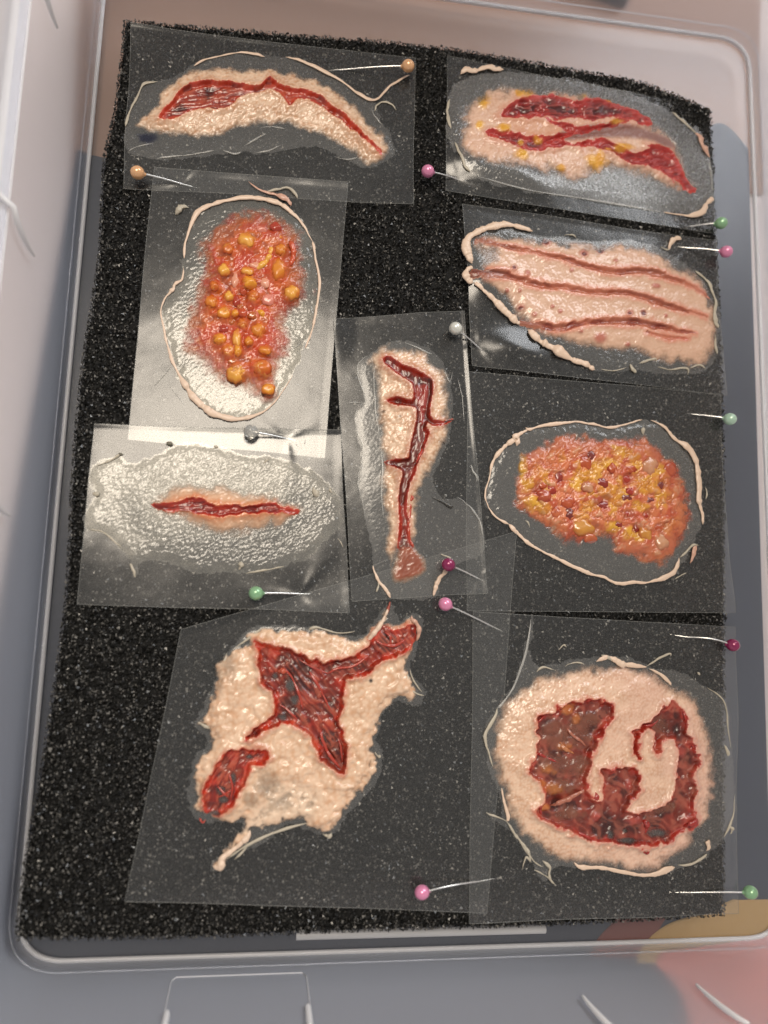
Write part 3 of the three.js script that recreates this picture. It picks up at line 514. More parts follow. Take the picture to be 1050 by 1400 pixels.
// 3: oval blister
{
  const lumpsAt = '565,342,32,31 487,375,20,22 690,462,27,40 575,515,29,27 745,555,26,28 590,572,22,22 420,592,22,24 470,635,26,24 490,570,18,18 545,680,18,20 608,708,24,26 455,745,24,20 524,742,16,34 490,787,24,24 570,755,17,16 526,790,15,24 520,882,34,36 628,862,34,30 640,790,24,18 650,942,26,24 470,465,24,22 430,528,18,20 700,382,20,22 515,640,14,14 568,470,24,16', grown = (k) => pts(lumpsAt).map((q) => [q[0], q[1], q[2] * k, q[3] * k].join()).join(' '), glow = blotch(grown(1.75), Z3), core = blotch(grown(1.15), Z3);
  const p = makePiece({ name: 'blister_wound', milky: true, film: 'blister', Z: Z3, seed: 37, parts: ['blister_skin', 'wound_bed'], label: 'oval orange red blister patch with many yellow lumps inside a thin tan ring',
    gel: '355,215 450,172 560,155 650,165 730,197 790,262 833,330 843,400 858,500 848,590 833,680 798,770 748,880 688,968 620,1032 520,1058 430,1038 362,988 302,908 252,800 227,700 211,610 243,550 292,490 302,400 312,310',
    skin: '455,225 560,190 685,208 785,280 815,400 830,500 818,570 762,650 760,765 715,865 705,955 668,1000 600,1002 530,955 435,920 365,845 290,785 298,615 350,475 362,340', feather: 15, thick: 1.1, slope: 40, ragged: 18, grain: 0.2, gelGrain: 0.09, coarse: 0.3, gelFade: 150,
    paint: ({ px, py, dS, a, h, fine, lump, peb, n1, gc, dG }) => {
      const f = fbm(px / 13 + n1 * 2, py / 13, 91, 4), s = fbm(px / 30, py / 30, 92, 3), g = glow(px, py, 5, 0.5), kc = core(px, py, 8, 0.6), ridge = 1 - Math.abs(2 * fbm(px / 6, py / 11, 95, 3) - 1) * 2;
      let c = mix3(srgb(212, 106, 42), srgb(196, 64, 24), ss(0.42, 0.62, f)); c = mix3(c, srgb(200, 110, 74), ss(0.5, 0.7, s) * 0.4); c = mix3(c, srgb(220, 104, 30), g * 0.65); c = mix3(c, srgb(216, 146, 40), kc * 0.8); c = mix3(c, srgb(226, 168, 140), ss(0.6, 0.95, ridge) * 0.14); c = mix3(c, srgb(110, 30, 18), ss(0.5, 0.75, 1 - f) * 0.6 * ss(0, 40, -dS)); c = mix3(c, srgb(168, 46, 16), 0.5 * ss(30, 90, -dS) * (1 - kc));
      return { c, a: a * mix(0.42, 1, ss(4, 48, -dS)), h: h + 0.2 * ridge * a + 0.9 * (f - 0.4) * a + 1.0 * g + 0.5 * kc, gc: mix3(gc, [0.86, 0.84, 0.76], 0.5) };
    } });
  const fatM = [srgb(226, 152, 34), srgb(216, 132, 28), srgb(206, 110, 28), srgb(230, 168, 64)].map((c) => phys({ color: rgb(c), vertexColors: true, roughness: 0.35, clearcoat: 0.35, clearcoatRoughness: 0.12 })), pinkM = [srgb(214, 128, 108), srgb(220, 150, 120)].map((c) => phys({ color: rgb(c), roughness: 0.3, clearcoat: 0.6, clearcoatRoughness: 0.15 })), darkM = [srgb(186, 72, 28), srgb(180, 90, 28), srgb(170, 54, 28)].map((c) => phys({ color: rgb(c), roughness: 0.22, clearcoat: 0.8, clearcoatRoughness: 0.12 }));
  lumps(p, grown(1.0), 'yellow_lump', fatM, -0.62, 0.55);
  lumps(p, '640,510,18,22 650,575,24,26 515,500,16,26 622,290,22,14 600,440,24,14', 'pink_lump', pinkM, -0.15, 0.5);
  lumps(p, '548,635,18,18 585,640,16,18 520,585,16,20 548,545,14,16 500,670,14,14 470,700,18,16 560,720,14,14 505,830,18,14 680,280,24,18 575,610,14,16 535,610,12,14', 'red_lump', darkM, -0.1, 0.55);
  const loop = (t, m) => strand(p, t, m, 'yellow_strand', 1.6, 0.25);
  loop('664,355,22 660,385,24 645,415,24 620,440,20 590,455,16', fatM[3]); loop('570,632,16 600,622,18 625,635,18 628,660,14', fatM[0]); loop('685,345,12 690,325,12 710,318,12 726,332,12 722,358,12 700,366,12 684,350,12', fatM[1]); loop('735,330,20 752,370,22 750,410,20 735,440,16', phys({ color: rgb(srgb(196, 80, 40)), roughness: 0.3, clearcoat: 0.5 }));
  strand(p, '305,400,7 308,350,10 325,290,12 355,222,15 400,190,18 450,172,20 500,160,18 560,153,17 610,156,16 650,163,22 700,180,22 735,205,18 770,235,10 800,275,7 832,330,6', 'tan');
  strand(p, '832,330,6 838,360,10 844,400,9 855,460,8 861,510,10 850,590,11 842,640,9 835,680,10 818,730,8 800,770,6', 'tan');
  strand(p, '750,880,4 700,960,6 660,1005,9 620,1034,12 570,1052,16 520,1060,18 470,1052,20 425,1038,22 385,1010,22 350,978,24 325,945,22 300,905,19 275,860,15 250,800,13 232,735,11 222,690,9 210,620,8 225,570,9 245,545,12 262,525,15 268,508,12 298,485,8 302,440,6', 'tan');
  strand(p, '570,85,4 600,110,7 640,130,12 680,140,16 725,160,22 745,185,16', 'pink'); strand(p, '640,128,8 690,118,10 730,112,10 760,135,9 770,155,7', 'white', 'wisp'); strand(p, '270,222,10 285,205,22 300,190,18 325,192,7', 'white', 'wisp'); strand(p, '280,180,8 288,200,16 280,222,9', 'white', 'wisp');
  for (const s of ['185,920,2 220,880,3 250,845,2', '240,920,2 275,960,3 305,1000,2', '730,780,2 780,750,3 810,700,2']) strand(p, s, 'clear', 'wisp', 0.4, 0.3);
}
// 4: three long scratches
{
  const mole = blotch('342,140,22,20 460,180,21,17 515,172,16,13 237,227,13,12 281,243,11,11 260,352,19,13 303,375,11,10 605,371,15,12 650,370,12,13 513,450,26,20 690,285,20,10 215,300,9,9 385,365,10,9 360,350,9,8 420,235,9,7 560,205,10,8 255,300,8,8 720,380,9,8 450,430,10,8 600,470,12,9', Z4), deep = blotch('342,143,12,10 462,182,11,8 515,174,9,7 237,227,8,8 260,354,9,6 650,371,10,11 605,372,8,6', Z4), clear = blotch('150,185,50,45 390,150,16,12 410,155,14,10 828,222,14,16 862,340,12,22 155,300,12,10', Z4);
  const c0 = { edge: srgb(204, 126, 96), bed: srgb(172, 90, 62), dark: srgb(120, 62, 44), light: srgb(204, 118, 92), lip: srgb(214, 130, 105), lipA: 0.7, blush: 6, pool: 0, long: 40, across: 3, floor: 0.35, rise: 0.3, raise: 0.25, edgeW: 5 };
  const p = makePiece({ name: 'scratch_wound', film: 'scratch', Z: Z4, seed: 45, label: 'pale pinkish silicone skin with three long parallel red scratches and small moles',
    gel: '110,110 200,95 300,115 400,128 500,140 610,135 690,155 770,200 830,240 866,270 888,330 895,415 885,490 860,545 800,560 720,560 640,550 560,555 480,545 400,503 340,470 280,415 250,398 200,353 150,308 100,270 95,210 86,160',
    skin: '110,130 160,118 230,118 300,123 400,135 500,148 600,143 680,163 760,208 820,248 870,298 890,370 895,420 885,482 860,532 800,542 730,537 650,512 570,502 480,487 400,472 330,452 270,402 200,332 150,292 108,262 130,220 108,180', feather: 12, thick: 0.9, ragged: 8, tone: srgb(212, 168, 142), toned: 0.75, sand: 0.5, speck: 0.6, grain: 0.14, gelGrain: 0.1,
    wounds: [{ ...c0, line: '118,135,10 200,155,14 300,175,16 400,200,18 500,228,20 560,240,22 640,238,26 700,248,24 770,272,18 820,290,13 866,318,6' }, { ...c0, line: '108,248,30 200,252,28 260,265,24 330,283,22 400,290,22 480,305,22 560,305,22 630,315,22 690,335,24 750,355,17 852,382,6' }, { ...c0, bed: srgb(150, 66, 48), line: '262,398,16 330,413,24 400,415,26 470,402,20 550,398,24 630,402,26 700,415,24 760,428,16 812,436,6' }, { ...c0, bed: srgb(206, 110, 84), line: '660,432,8 720,448,12 790,452,7', dark: srgb(190, 110, 80) }],
    paint: ({ px, py, c, a, h, K, dW, side, along, fine }) => {
      const m = mole(px, py, 4, 0.35), d = deep(px, py, 5, 0.3), t = clear(px, py, 6, 0.8); let r = null;
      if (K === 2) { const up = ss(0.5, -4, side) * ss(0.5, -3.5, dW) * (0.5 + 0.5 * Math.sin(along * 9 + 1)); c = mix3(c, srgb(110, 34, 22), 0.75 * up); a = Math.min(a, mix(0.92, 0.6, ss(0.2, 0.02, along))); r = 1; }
      if (m > 0.01 && K === 1) { c = mix3(mix3(c, srgb(182, 96, 78), m * 0.85), srgb(88, 30, 26), d * 0.9); h += m * 0.35 - d * 0.3; r = 1; }
      if (t > 0.01 && K === 1) { a *= 1 - 0.75 * t; r = 1; }
      return r && { c, a, h };
    } });
  strand(p, '300,106,10 270,98,14 240,90,17 210,86,20 180,92,23 150,99,25 120,112,26 95,128,26 85,150,27 86,172,27 95,192,24 104,212,18', 'tan');
  strand(p, '106,225,14 92,232,20 84,250,22 92,268,20 108,274,12', 'tan');
  strand(p, '108,274,14 130,292,17 150,309,19 175,330,21 200,354,22 225,378,22 245,396,22 258,404,14', 'tan');
  strand(p, '284,420,10 300,440,18 320,458,22 340,470,24 370,485,26 400,505,27 425,518,24 445,524,26 470,532,22 485,543,15 500,549,8', 'tan');
  strand(p, '735,165,10 738,150,16 745,138,20 758,130,19 775,132,12', 'tan'); strand(p, '708,155,4 725,164,7 738,166,5', 'white', 'wisp');
  strand(p, '820,232,6 842,250,9 862,270,10 874,300,8 885,335,9 880,370,12 884,400,14 896,415,8', 'white'); strand(p, '885,440,4 882,470,8 890,500,5', 'white', 'wisp');
  for (const s of ['612,530,4 618,550,9 628,556,6 622,540,3', '640,530,3 665,520,6 690,515,6 695,525,3', '700,540,3 740,548,5 790,545,6 795,566,5', '800,545,4 830,535,6 850,545,4', '520,548,3 560,553,4 600,540,3', '400,120,3 425,118,6 438,127,4', '700,455,2 740,480,3 770,505,2']) strand(p, s, 'white', 'wisp', 0.6, 0.5);
}
// 5: thin slit
{
  const p = makePiece({ name: 'slit_wound', milky: true, film: 'slit', Z: Z5, seed: 53, label: 'orange tinted patch with one thin horizontal red slit in a glossy clear edge',
    gel: '120,195 160,175 212,158 240,190 300,172 380,135 440,116 540,128 640,158 740,165 840,198 900,230 950,290 966,350 960,400 900,450 862,502 800,520 740,545 640,560 560,550 480,562 380,525 285,522 265,575 250,525 220,482 160,425 105,412 95,350 130,300 112,250',
    skin: '308,318 355,270 430,246 520,250 620,260 725,282 805,305 842,345 795,390 720,414 640,434 560,438 490,420 430,386 350,372', feather: 19, thick: 0.75, slope: 30, ragged: 10, tone: srgb(220, 168, 130), toned: 0.75, gelGrain: 0.24, gelFade: 90, coarse: 0.35, grain: 0.18,
    wounds: [{ o: '318,325 360,320 420,316 450,308 490,310 520,326 560,331 610,331 660,334 700,323 735,320 770,334 816,345 812,354 760,352 700,354 640,357 590,364 540,368 490,361 440,350 380,348 340,340', edge: srgb(178, 42, 18), bed: srgb(122, 22, 12), dark: srgb(84, 16, 8), light: srgb(190, 60, 30), long: 30, across: 3, edgeW: 5, grow: 0.8, lip: srgb(214, 116, 60), lipA: 0.7, raise: 0.5 }],
    paint: ({ px, py, a, dS, K, gc }) => ({ a: K === 2 ? a : a * 0.94, gc: mix3(gc, [0.9, 0.88, 0.8], 0.4) }) });
  for (const s of ['130,195,4 165,182,8 205,160,6 212,155,4', '245,525,5 258,550,9 264,575,8', '620,520,9 624,535,12 616,548,8', '640,560,4 680,552,6 720,548,4 770,535,3', '110,410,3 150,418,5 185,445,4 215,470,3', '120,285,8 130,292,12 140,286,6', '870,265,8 880,290,14 890,280,6', '955,440,3 972,470,5', '925,270,5 932,285,9', '700,185,4 712,175,6 722,170,4', '530,125,6 545,132,8']) strand(p, s, 'white', 'wisp', 0.5, 0.5);
  for (const s of ['370,120,12 382,118,14 390,122,9', '205,152,8 214,155,9 222,153,6']) strand(p, s, phys({ color: rgb(srgb(110, 104, 88)), roughness: 0.3 }), 'wisp');
}
// 6: long branching wound
{
  const fan = outline('350,1085 410,1085 440,1120 465,1160 467,1205 400,1248 330,1252 318,1205 335,1150', Z6), spot = blotch('280,478,14,10 350,505,10,10 290,835,7,7 295,705,14,6', Z6), tube_ = outline('415,360 490,350 488,420 478,490 470,540 440,545 430,480', Z6);
  const p = makePiece({ name: 'branching_wound', film: 'branch', Z: Z6, seed: 67, label: 'long narrow beige wound with a dark red branching gash, in the middle of the foam',
    gel: '205,230 165,260 172,340 195,430 150,500 165,600 182,680 167,800 190,900 205,1000 230,1100 235,1180 262,1250 312,1322 510,1322 535,1240 565,1195 660,1150 735,1110 733,1010 690,925 620,872 560,880 500,800 535,700 585,560 590,380 562,290 522,222 440,172 380,160 300,168',
    skin: '215,222 250,183 320,173 400,188 470,213 520,258 560,308 582,370 582,450 577,530 562,610 532,680 502,740 482,800 452,850 437,930 437,1000 432,1060 400,1105 345,1105 330,1180 305,1195 288,1100 283,1000 273,920 268,820 273,730 263,620 248,520 238,420 233,320 213,260', feather: 11, thick: 1.3, ragged: 7, slope: 34, gelGrain: 0.03, grain: 0.26,
    wounds: [{ o: '285,238 310,238 360,273 420,298 480,333 497,350 491,420 480,490 500,522 560,525 592,514 548,536 500,543 472,532 467,560 477,580 462,640 437,690 412,770 387,820 377,900 387,980 392,1050 410,1097 350,1100 354,1000 349,900 349,840 364,770 354,742 288,709 370,703 394,690 404,620 424,550 429,490 424,462 370,452 330,447 298,430 340,423 408,438 414,370 398,347 338,307 298,272 280,255', edge: srgb(170, 44, 24), bed: srgb(104, 30, 16), dark: srgb(58, 24, 14), light: srgb(150, 60, 36), turn: 1.5, long: 34, across: 6, edgeW: 6, rag: 0.4, rise: 0.3, lightA: 0.2, grow: 1.8, raise: 0.6, floor: 0.3, lipA: 0.35 }],
    paint: ({ px, py, c, a, h, K, dS, lump, gc, gh }) => {
      const f = fan.sd(px, py), s = spot(px, py, 2, 0.8), t = tube_.sd(px, py); let r = null;
      if (f < 6) { const q = ss(-3, 8, -f + 5 * (fine_(px, py) - 0.5)); c = mix3(c, mix3(srgb(166, 92, 62), srgb(140, 70, 48), lump), q); a = Math.max(a * (1 - q), 0.92 * q); h = Math.max(h, 0.5 * q + 0.2 + 0.3 * fine_(px, py)); K = K === 2 ? 2 : 1; r = 1; }
      if (s > 0.01 && K === 1) { c = mix3(c, srgb(80, 58, 40), s * 0.8); r = 1; }
      if (t < -1 && K === 2) { c = mix3(c, srgb(176, 50, 36), 0.55 * ss(1, 6, -t)); h += 0.3 * ss(0, 8, -t); r = 1; }
      return r && { c, a, h, K };
    } });
  strand(p, '470,570,10 474,600,18 462,640,20 440,690,16 425,720,8', phys({ color: rgb(srgb(186, 60, 44)), roughness: 0.28, clearcoat: 0.6 }), 'red_fold', 1.4); strand(p, '395,850,8 408,870,16 398,890,14 400,930,12 392,1000,12 400,1060,12 415,1100,8', phys({ color: rgb(srgb(178, 62, 36)), roughness: 0.28, clearcoat: 0.6 }), 'red_fold', 1.1);
  strand(p, '552,526,9 580,520,7 605,514,5', phys({ color: rgb(srgb(70, 40, 34)), roughness: 0.4 }), 'loose_thread', 1.5);
  strand(p, '500,868,5 540,885,12 580,908,14 598,912,6', phys({ color: rgb(srgb(58, 56, 52)), roughness: 0.25 }), 'wisp', 0.5); strand(p, '550,610,4 560,625,6', phys({ color: rgb(srgb(70, 60, 50)), roughness: 0.3 }), 'wisp');
  strand(p, '565,1195,10 555,1215,18 535,1235,18 520,1265,19 512,1295,17 508,1318,9', 'tan'); strand(p, '232,1180,6 240,1210,9 255,1245,11 280,1275,12 300,1305,10 312,1325,6', 'tan'); strand(p, '258,1245,5 255,1275,8 248,1300,5', 'white', 'wisp');
  strand(p, '540,1125,5 560,1135,8 580,1140,9 585,1150,6', 'white', 'wisp');
  for (const s of ['205,225,4 170,255,6 162,300,6 172,345,5 190,390,5 195,432,4', '195,432,3 160,470,4 150,510,4 158,560,4 180,620,4 182,690,4 168,760,5 165,810,5 185,890,4 195,960,3', '615,868,3 650,890,5 690,930,6 720,985,6 733,1040,5 738,1110,3', '380,165,4 420,180,7 460,200,6 500,218,4', '560,290,4 582,340,6 595,300,3', '675,720,4 685,745,8 700,770,7 705,795,4', '228,1180,3 300,1150,3', '620,330,3 640,430,4 648,520,3', '245,240,3 235,320,6 240,420,6 250,520,6 265,620,5', '268,640,4 275,760,7 270,860,6 280,960,4', '110,440,3 150,436,4 195,440,3']) strand(p, s, 'clear', 'wisp', 0.6, 0.5);
}
// 7: orange and yellow burn
{
  const yel = blotch('225,330,22,50 265,460,40,34 250,400,26,30 430,370,40,30 500,330,60,26 560,290,50,24 600,330,30,40 640,400,50,34 690,440,30,40 560,430,40,26 450,470,44,24 590,560,40,26 620,570,24,30 680,350,34,24 300,480,30,20 530,540,34,20 400,390,26,22 620,470,36,22', Z7), dk = blotch('285,412,30,22 490,450,34,26 445,310,26,34 350,370,20,26 575,378,22,22 455,535,40,26 610,545,22,26 690,540,26,26 640,500,14,16 690,400,20,18 580,495,26,18', Z7), pinkB = blotch('350,250,110,34 260,280,50,40 660,285,50,40 620,620,80,40 700,600,50,50 430,260,60,24', Z7);
  const p = makePiece({ name: 'burn_wound', milky: true, film: 'burn', Z: Z7, seed: 79, parts: ['burned_skin', 'wound_bed'], label: 'knobbly orange and yellow burn with dark red blisters inside a tan ring',
    gel: '250,212 330,197 420,190 520,207 580,197 630,183 680,193 738,242 798,302 823,370 828,450 832,530 798,600 758,668 718,702 640,722 550,725 480,698 400,668 320,628 250,588 202,538 152,508 117,468 108,430 122,370 132,320 172,267',
    skin: '195,400 205,330 230,285 300,250 370,218 450,232 540,232 620,232 670,243 712,290 752,330 772,380 792,470 792,540 762,600 722,660 680,685 660,672 600,648 540,642 510,592 440,592 370,602 345,575 305,540 235,505 205,462', feather: 10, thick: 1.0, slope: 26, ragged: 12, grain: 0.1, gelGrain: 0.07, gelFade: 90,
    paint: ({ px, py, dS, a, h, n1, n2, fine, gc }) => {
      const [c1, c2, id] = cell(px / 15 + n1 * 1.4, py / 15 + n2 * 1.4, 31), bump = ss(0.75, 0.1, c1), f = fbm(px / 15, py / 15, 33, 4), y = Math.max(yel(px, py, 4, 1.1), 0.8 * ss(0.5, 0.6, fbm(px / 24, py / 24, 44, 3)) * ss(12, 50, -dS)), d = dk(px, py, 6, 0.9), k = pinkB(px, py, 8, 0.8), crease = ss(0.16, 0.0, c2 - c1);
      let c = mix3(srgb(216, 122, 74), srgb(196, 82, 48), ss(0.4, 0.65, f)); c = mix3(c, srgb(200, 110, 78), k * 0.75); c = mix3(c, mix3(srgb(232, 176, 40), srgb(214, 136, 32), id), Math.min(1, y * 1.15)); c = mix3(c, srgb(218, 178, 140), 0.55 * ss(0.7, 0.95, bump * id + 0.2 * fine)); c = mix3(c, srgb(132, 44, 32), d * 0.55); c = mix3(c, srgb(140, 52, 22), crease * 0.5 * (1 - k));
      const inner = ss(2, 40, -dS); c = mix3(c, srgb(196, 110, 72), 0.2);
      return { c, a: a * mix(0.78, 1, inner), h: h - 0.5 * d + (0.7 * bump * (0.3 + 0.8 * id) - 0.25 * crease) * mix(0.25, 1, inner) * (1 - 0.7 * k), gc: mix3(gc, [0.86, 0.84, 0.8], 0.5) };
    } });
  const redM = [srgb(168, 52, 30), srgb(142, 46, 32), srgb(122, 48, 38), srgb(184, 84, 42)].map((c) => phys({ color: rgb(c), vertexColors: true, roughness: 0.25, clearcoat: 0.5, clearcoatRoughness: 0.12 })), orM = [srgb(192, 100, 56), srgb(204, 142, 56), srgb(180, 84, 50), srgb(202, 148, 110)].map((c) => phys({ color: rgb(c), vertexColors: true, roughness: 0.26, clearcoat: 0.7, clearcoatRoughness: 0.12 }));
  lumps(p, '440,325,24,26 457,298,16,18 350,370,16,24 325,415,17,17 380,460,24,20 385,498,16,20 497,393,22,18 575,378,16,14 525,345,18,16 572,443,24,20 500,470,22,14 580,495,20,13 690,540,22,18 690,400,16,15 610,540,11,15 640,500,11,11 585,348,20,14 340,490,14,14 550,530,12,10 585,420,16,14 295,400,16,12 655,452,24,16', 'red_blister', redM, -0.5, 0.45);
  lumps(p, '445,408,22,18 720,345,26,30 430,540,44,26 455,572,28,20 650,340,28,32 300,440,24,22 640,560,24,26 340,490,18,20 690,590,28,26', 'orange_lump', orM, -0.45, 0.5);
  strand(p, '335,530,2.3 340,530,3.1', 'clear', 'wisp');
  strand(p, '240,205,5.5 255,212,13.3 290,202,12.5 330,196,10.9 370,190,11.7 410,187,10.1 450,192,8.6 480,198,7.0 510,206,9.4 540,204,10.9 570,197,7.8 600,188,6.2 630,180,3.9', 'tan'); strand(p, '212,268,12.5 215,245,18.7 205,240,17.2 225,225,17.2 250,213,11.7', 'tan'); strand(p, '212,240,15.6 185,258,15.6 165,275,12.5 145,300,10.9 130,325,7.8 124,360,6.2 116,390,5.5 106,430,5.5 112,455,4.7 125,485,5.5 150,510,5.5 185,528,9.4', 'tan');
  strand(p, '185,528,9.4 200,545,14.0 225,570,12.5 255,595,10.9 290,615,9.4 330,635,10.1 360,650,9.4 400,670,10.1 430,682,13.3 460,695,9.4 500,705,7.8 530,720,10.9 560,728,9.4 600,722,9.4 640,724,10.1 680,715,13.3 715,702,14.0 738,685,15.6 750,660,9.4 755,640,6.2', 'tan');
  strand(p, '660,182,3.9 690,195,7.0 715,215,10.1 735,242,14.0 765,262,17.2 790,285,18.7 808,320,20.3 815,360,20.3 820,400,18.7 818,440,15.6 824,470,17.2 832,500,10.9 834,530,5.5', 'tan'); strand(p, '758,640,4.7 775,625,7.0 800,600,7.8 822,600,3.9', 'white', 'wisp'); strand(p, '792,660,6.2 800,635,15.6 806,612,14.0 814,600,6.2', 'pink'); strand(p, '742,712,3.9 760,700,7.0 780,690,4.7', 'white', 'wisp'); strand(p, '842,405,3.1 847,425,7.0 845,445,3.9', 'white', 'wisp'); strand(p, '635,205,7.0 632,220,12.5 636,232,7.0', 'white', 'wisp');
  strand(p, '240,515,3.1 252,525,5.5 256,540,3.1', 'white', 'wisp'); strand(p, '60,330,3.1 65,350,6.2 80,370,5.5 85,385,3.1', 'clear', 'wisp');
}
// 8: big ragged tear
{
  const webs = outline('400,560 470,540 560,560 600,600 560,660 500,662 440,690 400,700 340,720 350,690 395,640 430,600', Z8), thinB = blotch('440,560,40,50 480,610,40,30 400,600,30,30 330,215,30,60 310,250,20,50 690,140,40,14', Z8), spot = blotch('733,268,7,7', Z8);
  const c0 = { edge: srgb(196, 50, 28), bed: srgb(140, 34, 20), dark: srgb(76, 20, 12), light: srgb(206, 104, 74), lip: srgb(190, 76, 48), lipA: 0.6, blush: 7, raise: 0.7, floor: 0.2, rise: 0.6, edgeW: 13, lightA: 0.5, patch: srgb(96, 40, 26), patchA: 0.45, thin: 0.1 };
  const p = makePiece({ name: 'ragged_tear', film: 'tear', Z: Z8, seed: 83, step: 0.3, label: 'large ragged beige wound with a red four pointed tear and a smaller pocket below',
    skin: '400,160 380,147 430,123 500,128 580,128 650,143 700,158 738,123 775,70 783,62 772,110 800,108 845,92 850,86 868,108 868,150 845,200 838,240 862,290 852,330 820,315 790,325 768,370 745,430 746,500 735,550 690,590 665,630 640,668 620,690 595,697 565,680 540,655 500,660 445,680 400,692 382,715 335,762 312,796 287,790 328,745 358,700 385,668 370,660 340,672 295,657 268,640 235,632 244,600 238,560 243,500 283,460 288,430 268,397 248,385 273,360 288,310 298,260 308,220 348,180', feather: 4, thick: 1.35, slope: 16, ragged: 13, pebble: 1.3, grain: 0.15, tone: srgb(222, 182, 148), toned: 0.3,
    gel: '330,190 380,140 430,115 580,118 700,150 745,105 790,50 815,100 855,80 880,110 872,160 845,240 895,305 855,335 790,330 750,430 770,480 745,560 670,640 630,700 560,690 500,665 440,720 330,770 312,800 283,792 340,735 380,670 295,665 225,632 235,500 280,440 245,385 285,300',
    wounds: [{ ...c0, turn: 0.9, long: 28, across: 5, o: '410,158 440,170 500,180 550,200 600,215 650,205 700,190 730,160 760,115 800,123 850,108 866,120 862,160 822,192 790,207 760,212 735,237 700,260 660,262 655,330 642,370 656,420 669,480 656,528 620,507 590,487 570,442 550,412 500,392 460,397 420,422 378,437 400,405 440,380 463,350 453,300 428,270 418,210' }, { ...c0, turn: 2.1, long: 24, across: 5, o: '262,602 268,560 298,510 328,470 360,460 400,456 440,463 447,480 432,502 402,502 387,532 362,592 332,632 300,647 268,637' }],
    holes: '508,280,20,32 522,322,14,22 487,372,15,13 465,255,12,12 312,576,18,20 346,546,12,26 322,602,20,14 295,640,20,9 392,482,12,7 600,430,12,24',
    paint: ({ px, py, c, a, h, K, dS, fine, lump, n1 }) => {
      const w = webs.sd(px, py), t = thinB(px, py, 3, 1.0), s = spot(px, py, 1, 0.2); let r = null; const str = 1 - Math.abs(2 * fbm((px * 0.8 - py * 0.6) / 8 + n1 * 2, (px * 0.6 + py * 0.8) / 14, 12, 4) - 1) * 2;
      if (K === 1 && w < 6) { const q = ss(6, -14, w); a *= mix(1, 0.55 + 0.45 * ss(-0.2, 0.8, str), q); c = mix3(c, PALE, q * 0.5); h = mix(h, 0.35 + 0.5 * str, q * 0.7); r = 1; }
      if (K === 1 && t > 0.01) { a *= 1 - 0.4 * t; r = 1; }
      if (s > 0.01) { c = mix3(c, srgb(30, 20, 16), s); r = 1; }
      if (K === 1) { const fold = ss(0.6, 0.8, 1 - Math.abs(2 * fbm(px / 28, py / 28, 19, 3) - 1)); h += 0.35 * fold; r = 1; }
      return r && { c, a, h };
    } });
  const redS = phys({ color: rgb(srgb(172, 60, 44)), roughness: 0.25, clearcoat: 0.7, clearcoatRoughness: 0.12 });
  for (const s of ['480,230,5 505,250,6 530,300,6 545,350,4', '560,240,4 590,290,6 615,340,6 640,380,4', '590,400,4 600,440,6 620,480,6 650,515,4', '610,250,3 640,235,5 690,225,5 730,195,4', '740,150,3 765,165,6 800,170,6 835,150,4', '520,200,3 570,230,5 620,250,5', '470,330,3 500,350,5 530,380,4', '300,560,3 318,580,6 340,600,4', '330,520,3 345,560,5 340,610,3', '292,600,3 320,590,6 350,570,3', '640,420,3 650,460,5 655,500,3', '770,130,3 790,150,5 785,185,3']) strand(p, s, redS, 'red_thread', 2.2, 0.4);
  strand(p, '472,243,10 485,240,14 495,246,8', phys({ color: rgb(srgb(190, 84, 58)), roughness: 0.3, clearcoat: 0.5 }), 'red_fold', 1.5);
  strand(p, '290,790,10 312,790,14 318,765,12 345,745,10 370,725,12 395,690,10', 'tan', 'loose_strip', 0.8); strand(p, '330,770,4 380,735,7 440,705,7 510,680,6 560,668,3', 'white', 'loose_strip', 0.8); strand(p, '395,690,9 385,712,11 370,722,8', 'tan', 'loose_strip');
  strand(p, '850,86,5 850,98,8 862,108,10 868,130,9 864,158,6', 'pink', 'lip_edge', 2.2); strand(p, '783,62,4 775,85,9 760,110,12 742,135,10 722,160,6', 'tan', 'lip_edge', 2.2);
  strand(p, '790,45,4 785,60,8 778,85,6', phys({ color: rgb(srgb(150, 62, 44)), roughness: 0.3 }), 'red_thread', 1); strand(p, '252,655,5 262,668,7 270,660,4', redS, 'red_thread', 0.6);
  for (const s of ['838,240,4 842,280,6 862,305,6 885,312,3', '845,235,3 855,270,4 878,300,3', '330,190,3 320,230,6 305,300,5', '350,180,3 390,150,6 430,120,4', '560,128,3 580,118,6 640,135,5 690,130,3', '415,545,3 440,590,6 430,640,5', '460,570,3 480,620,5 440,660,4', '745,470,4 755,482,8 765,480,4', '600,700,5 615,705,9 624,698,5', '375,715,3 385,735,5 350,772,4', '440,640,3 500,620,5 560,650,4', '248,385,6 262,392,9 285,405,6']) strand(p, s, 'white', 'wisp', 1, 0.5);
}
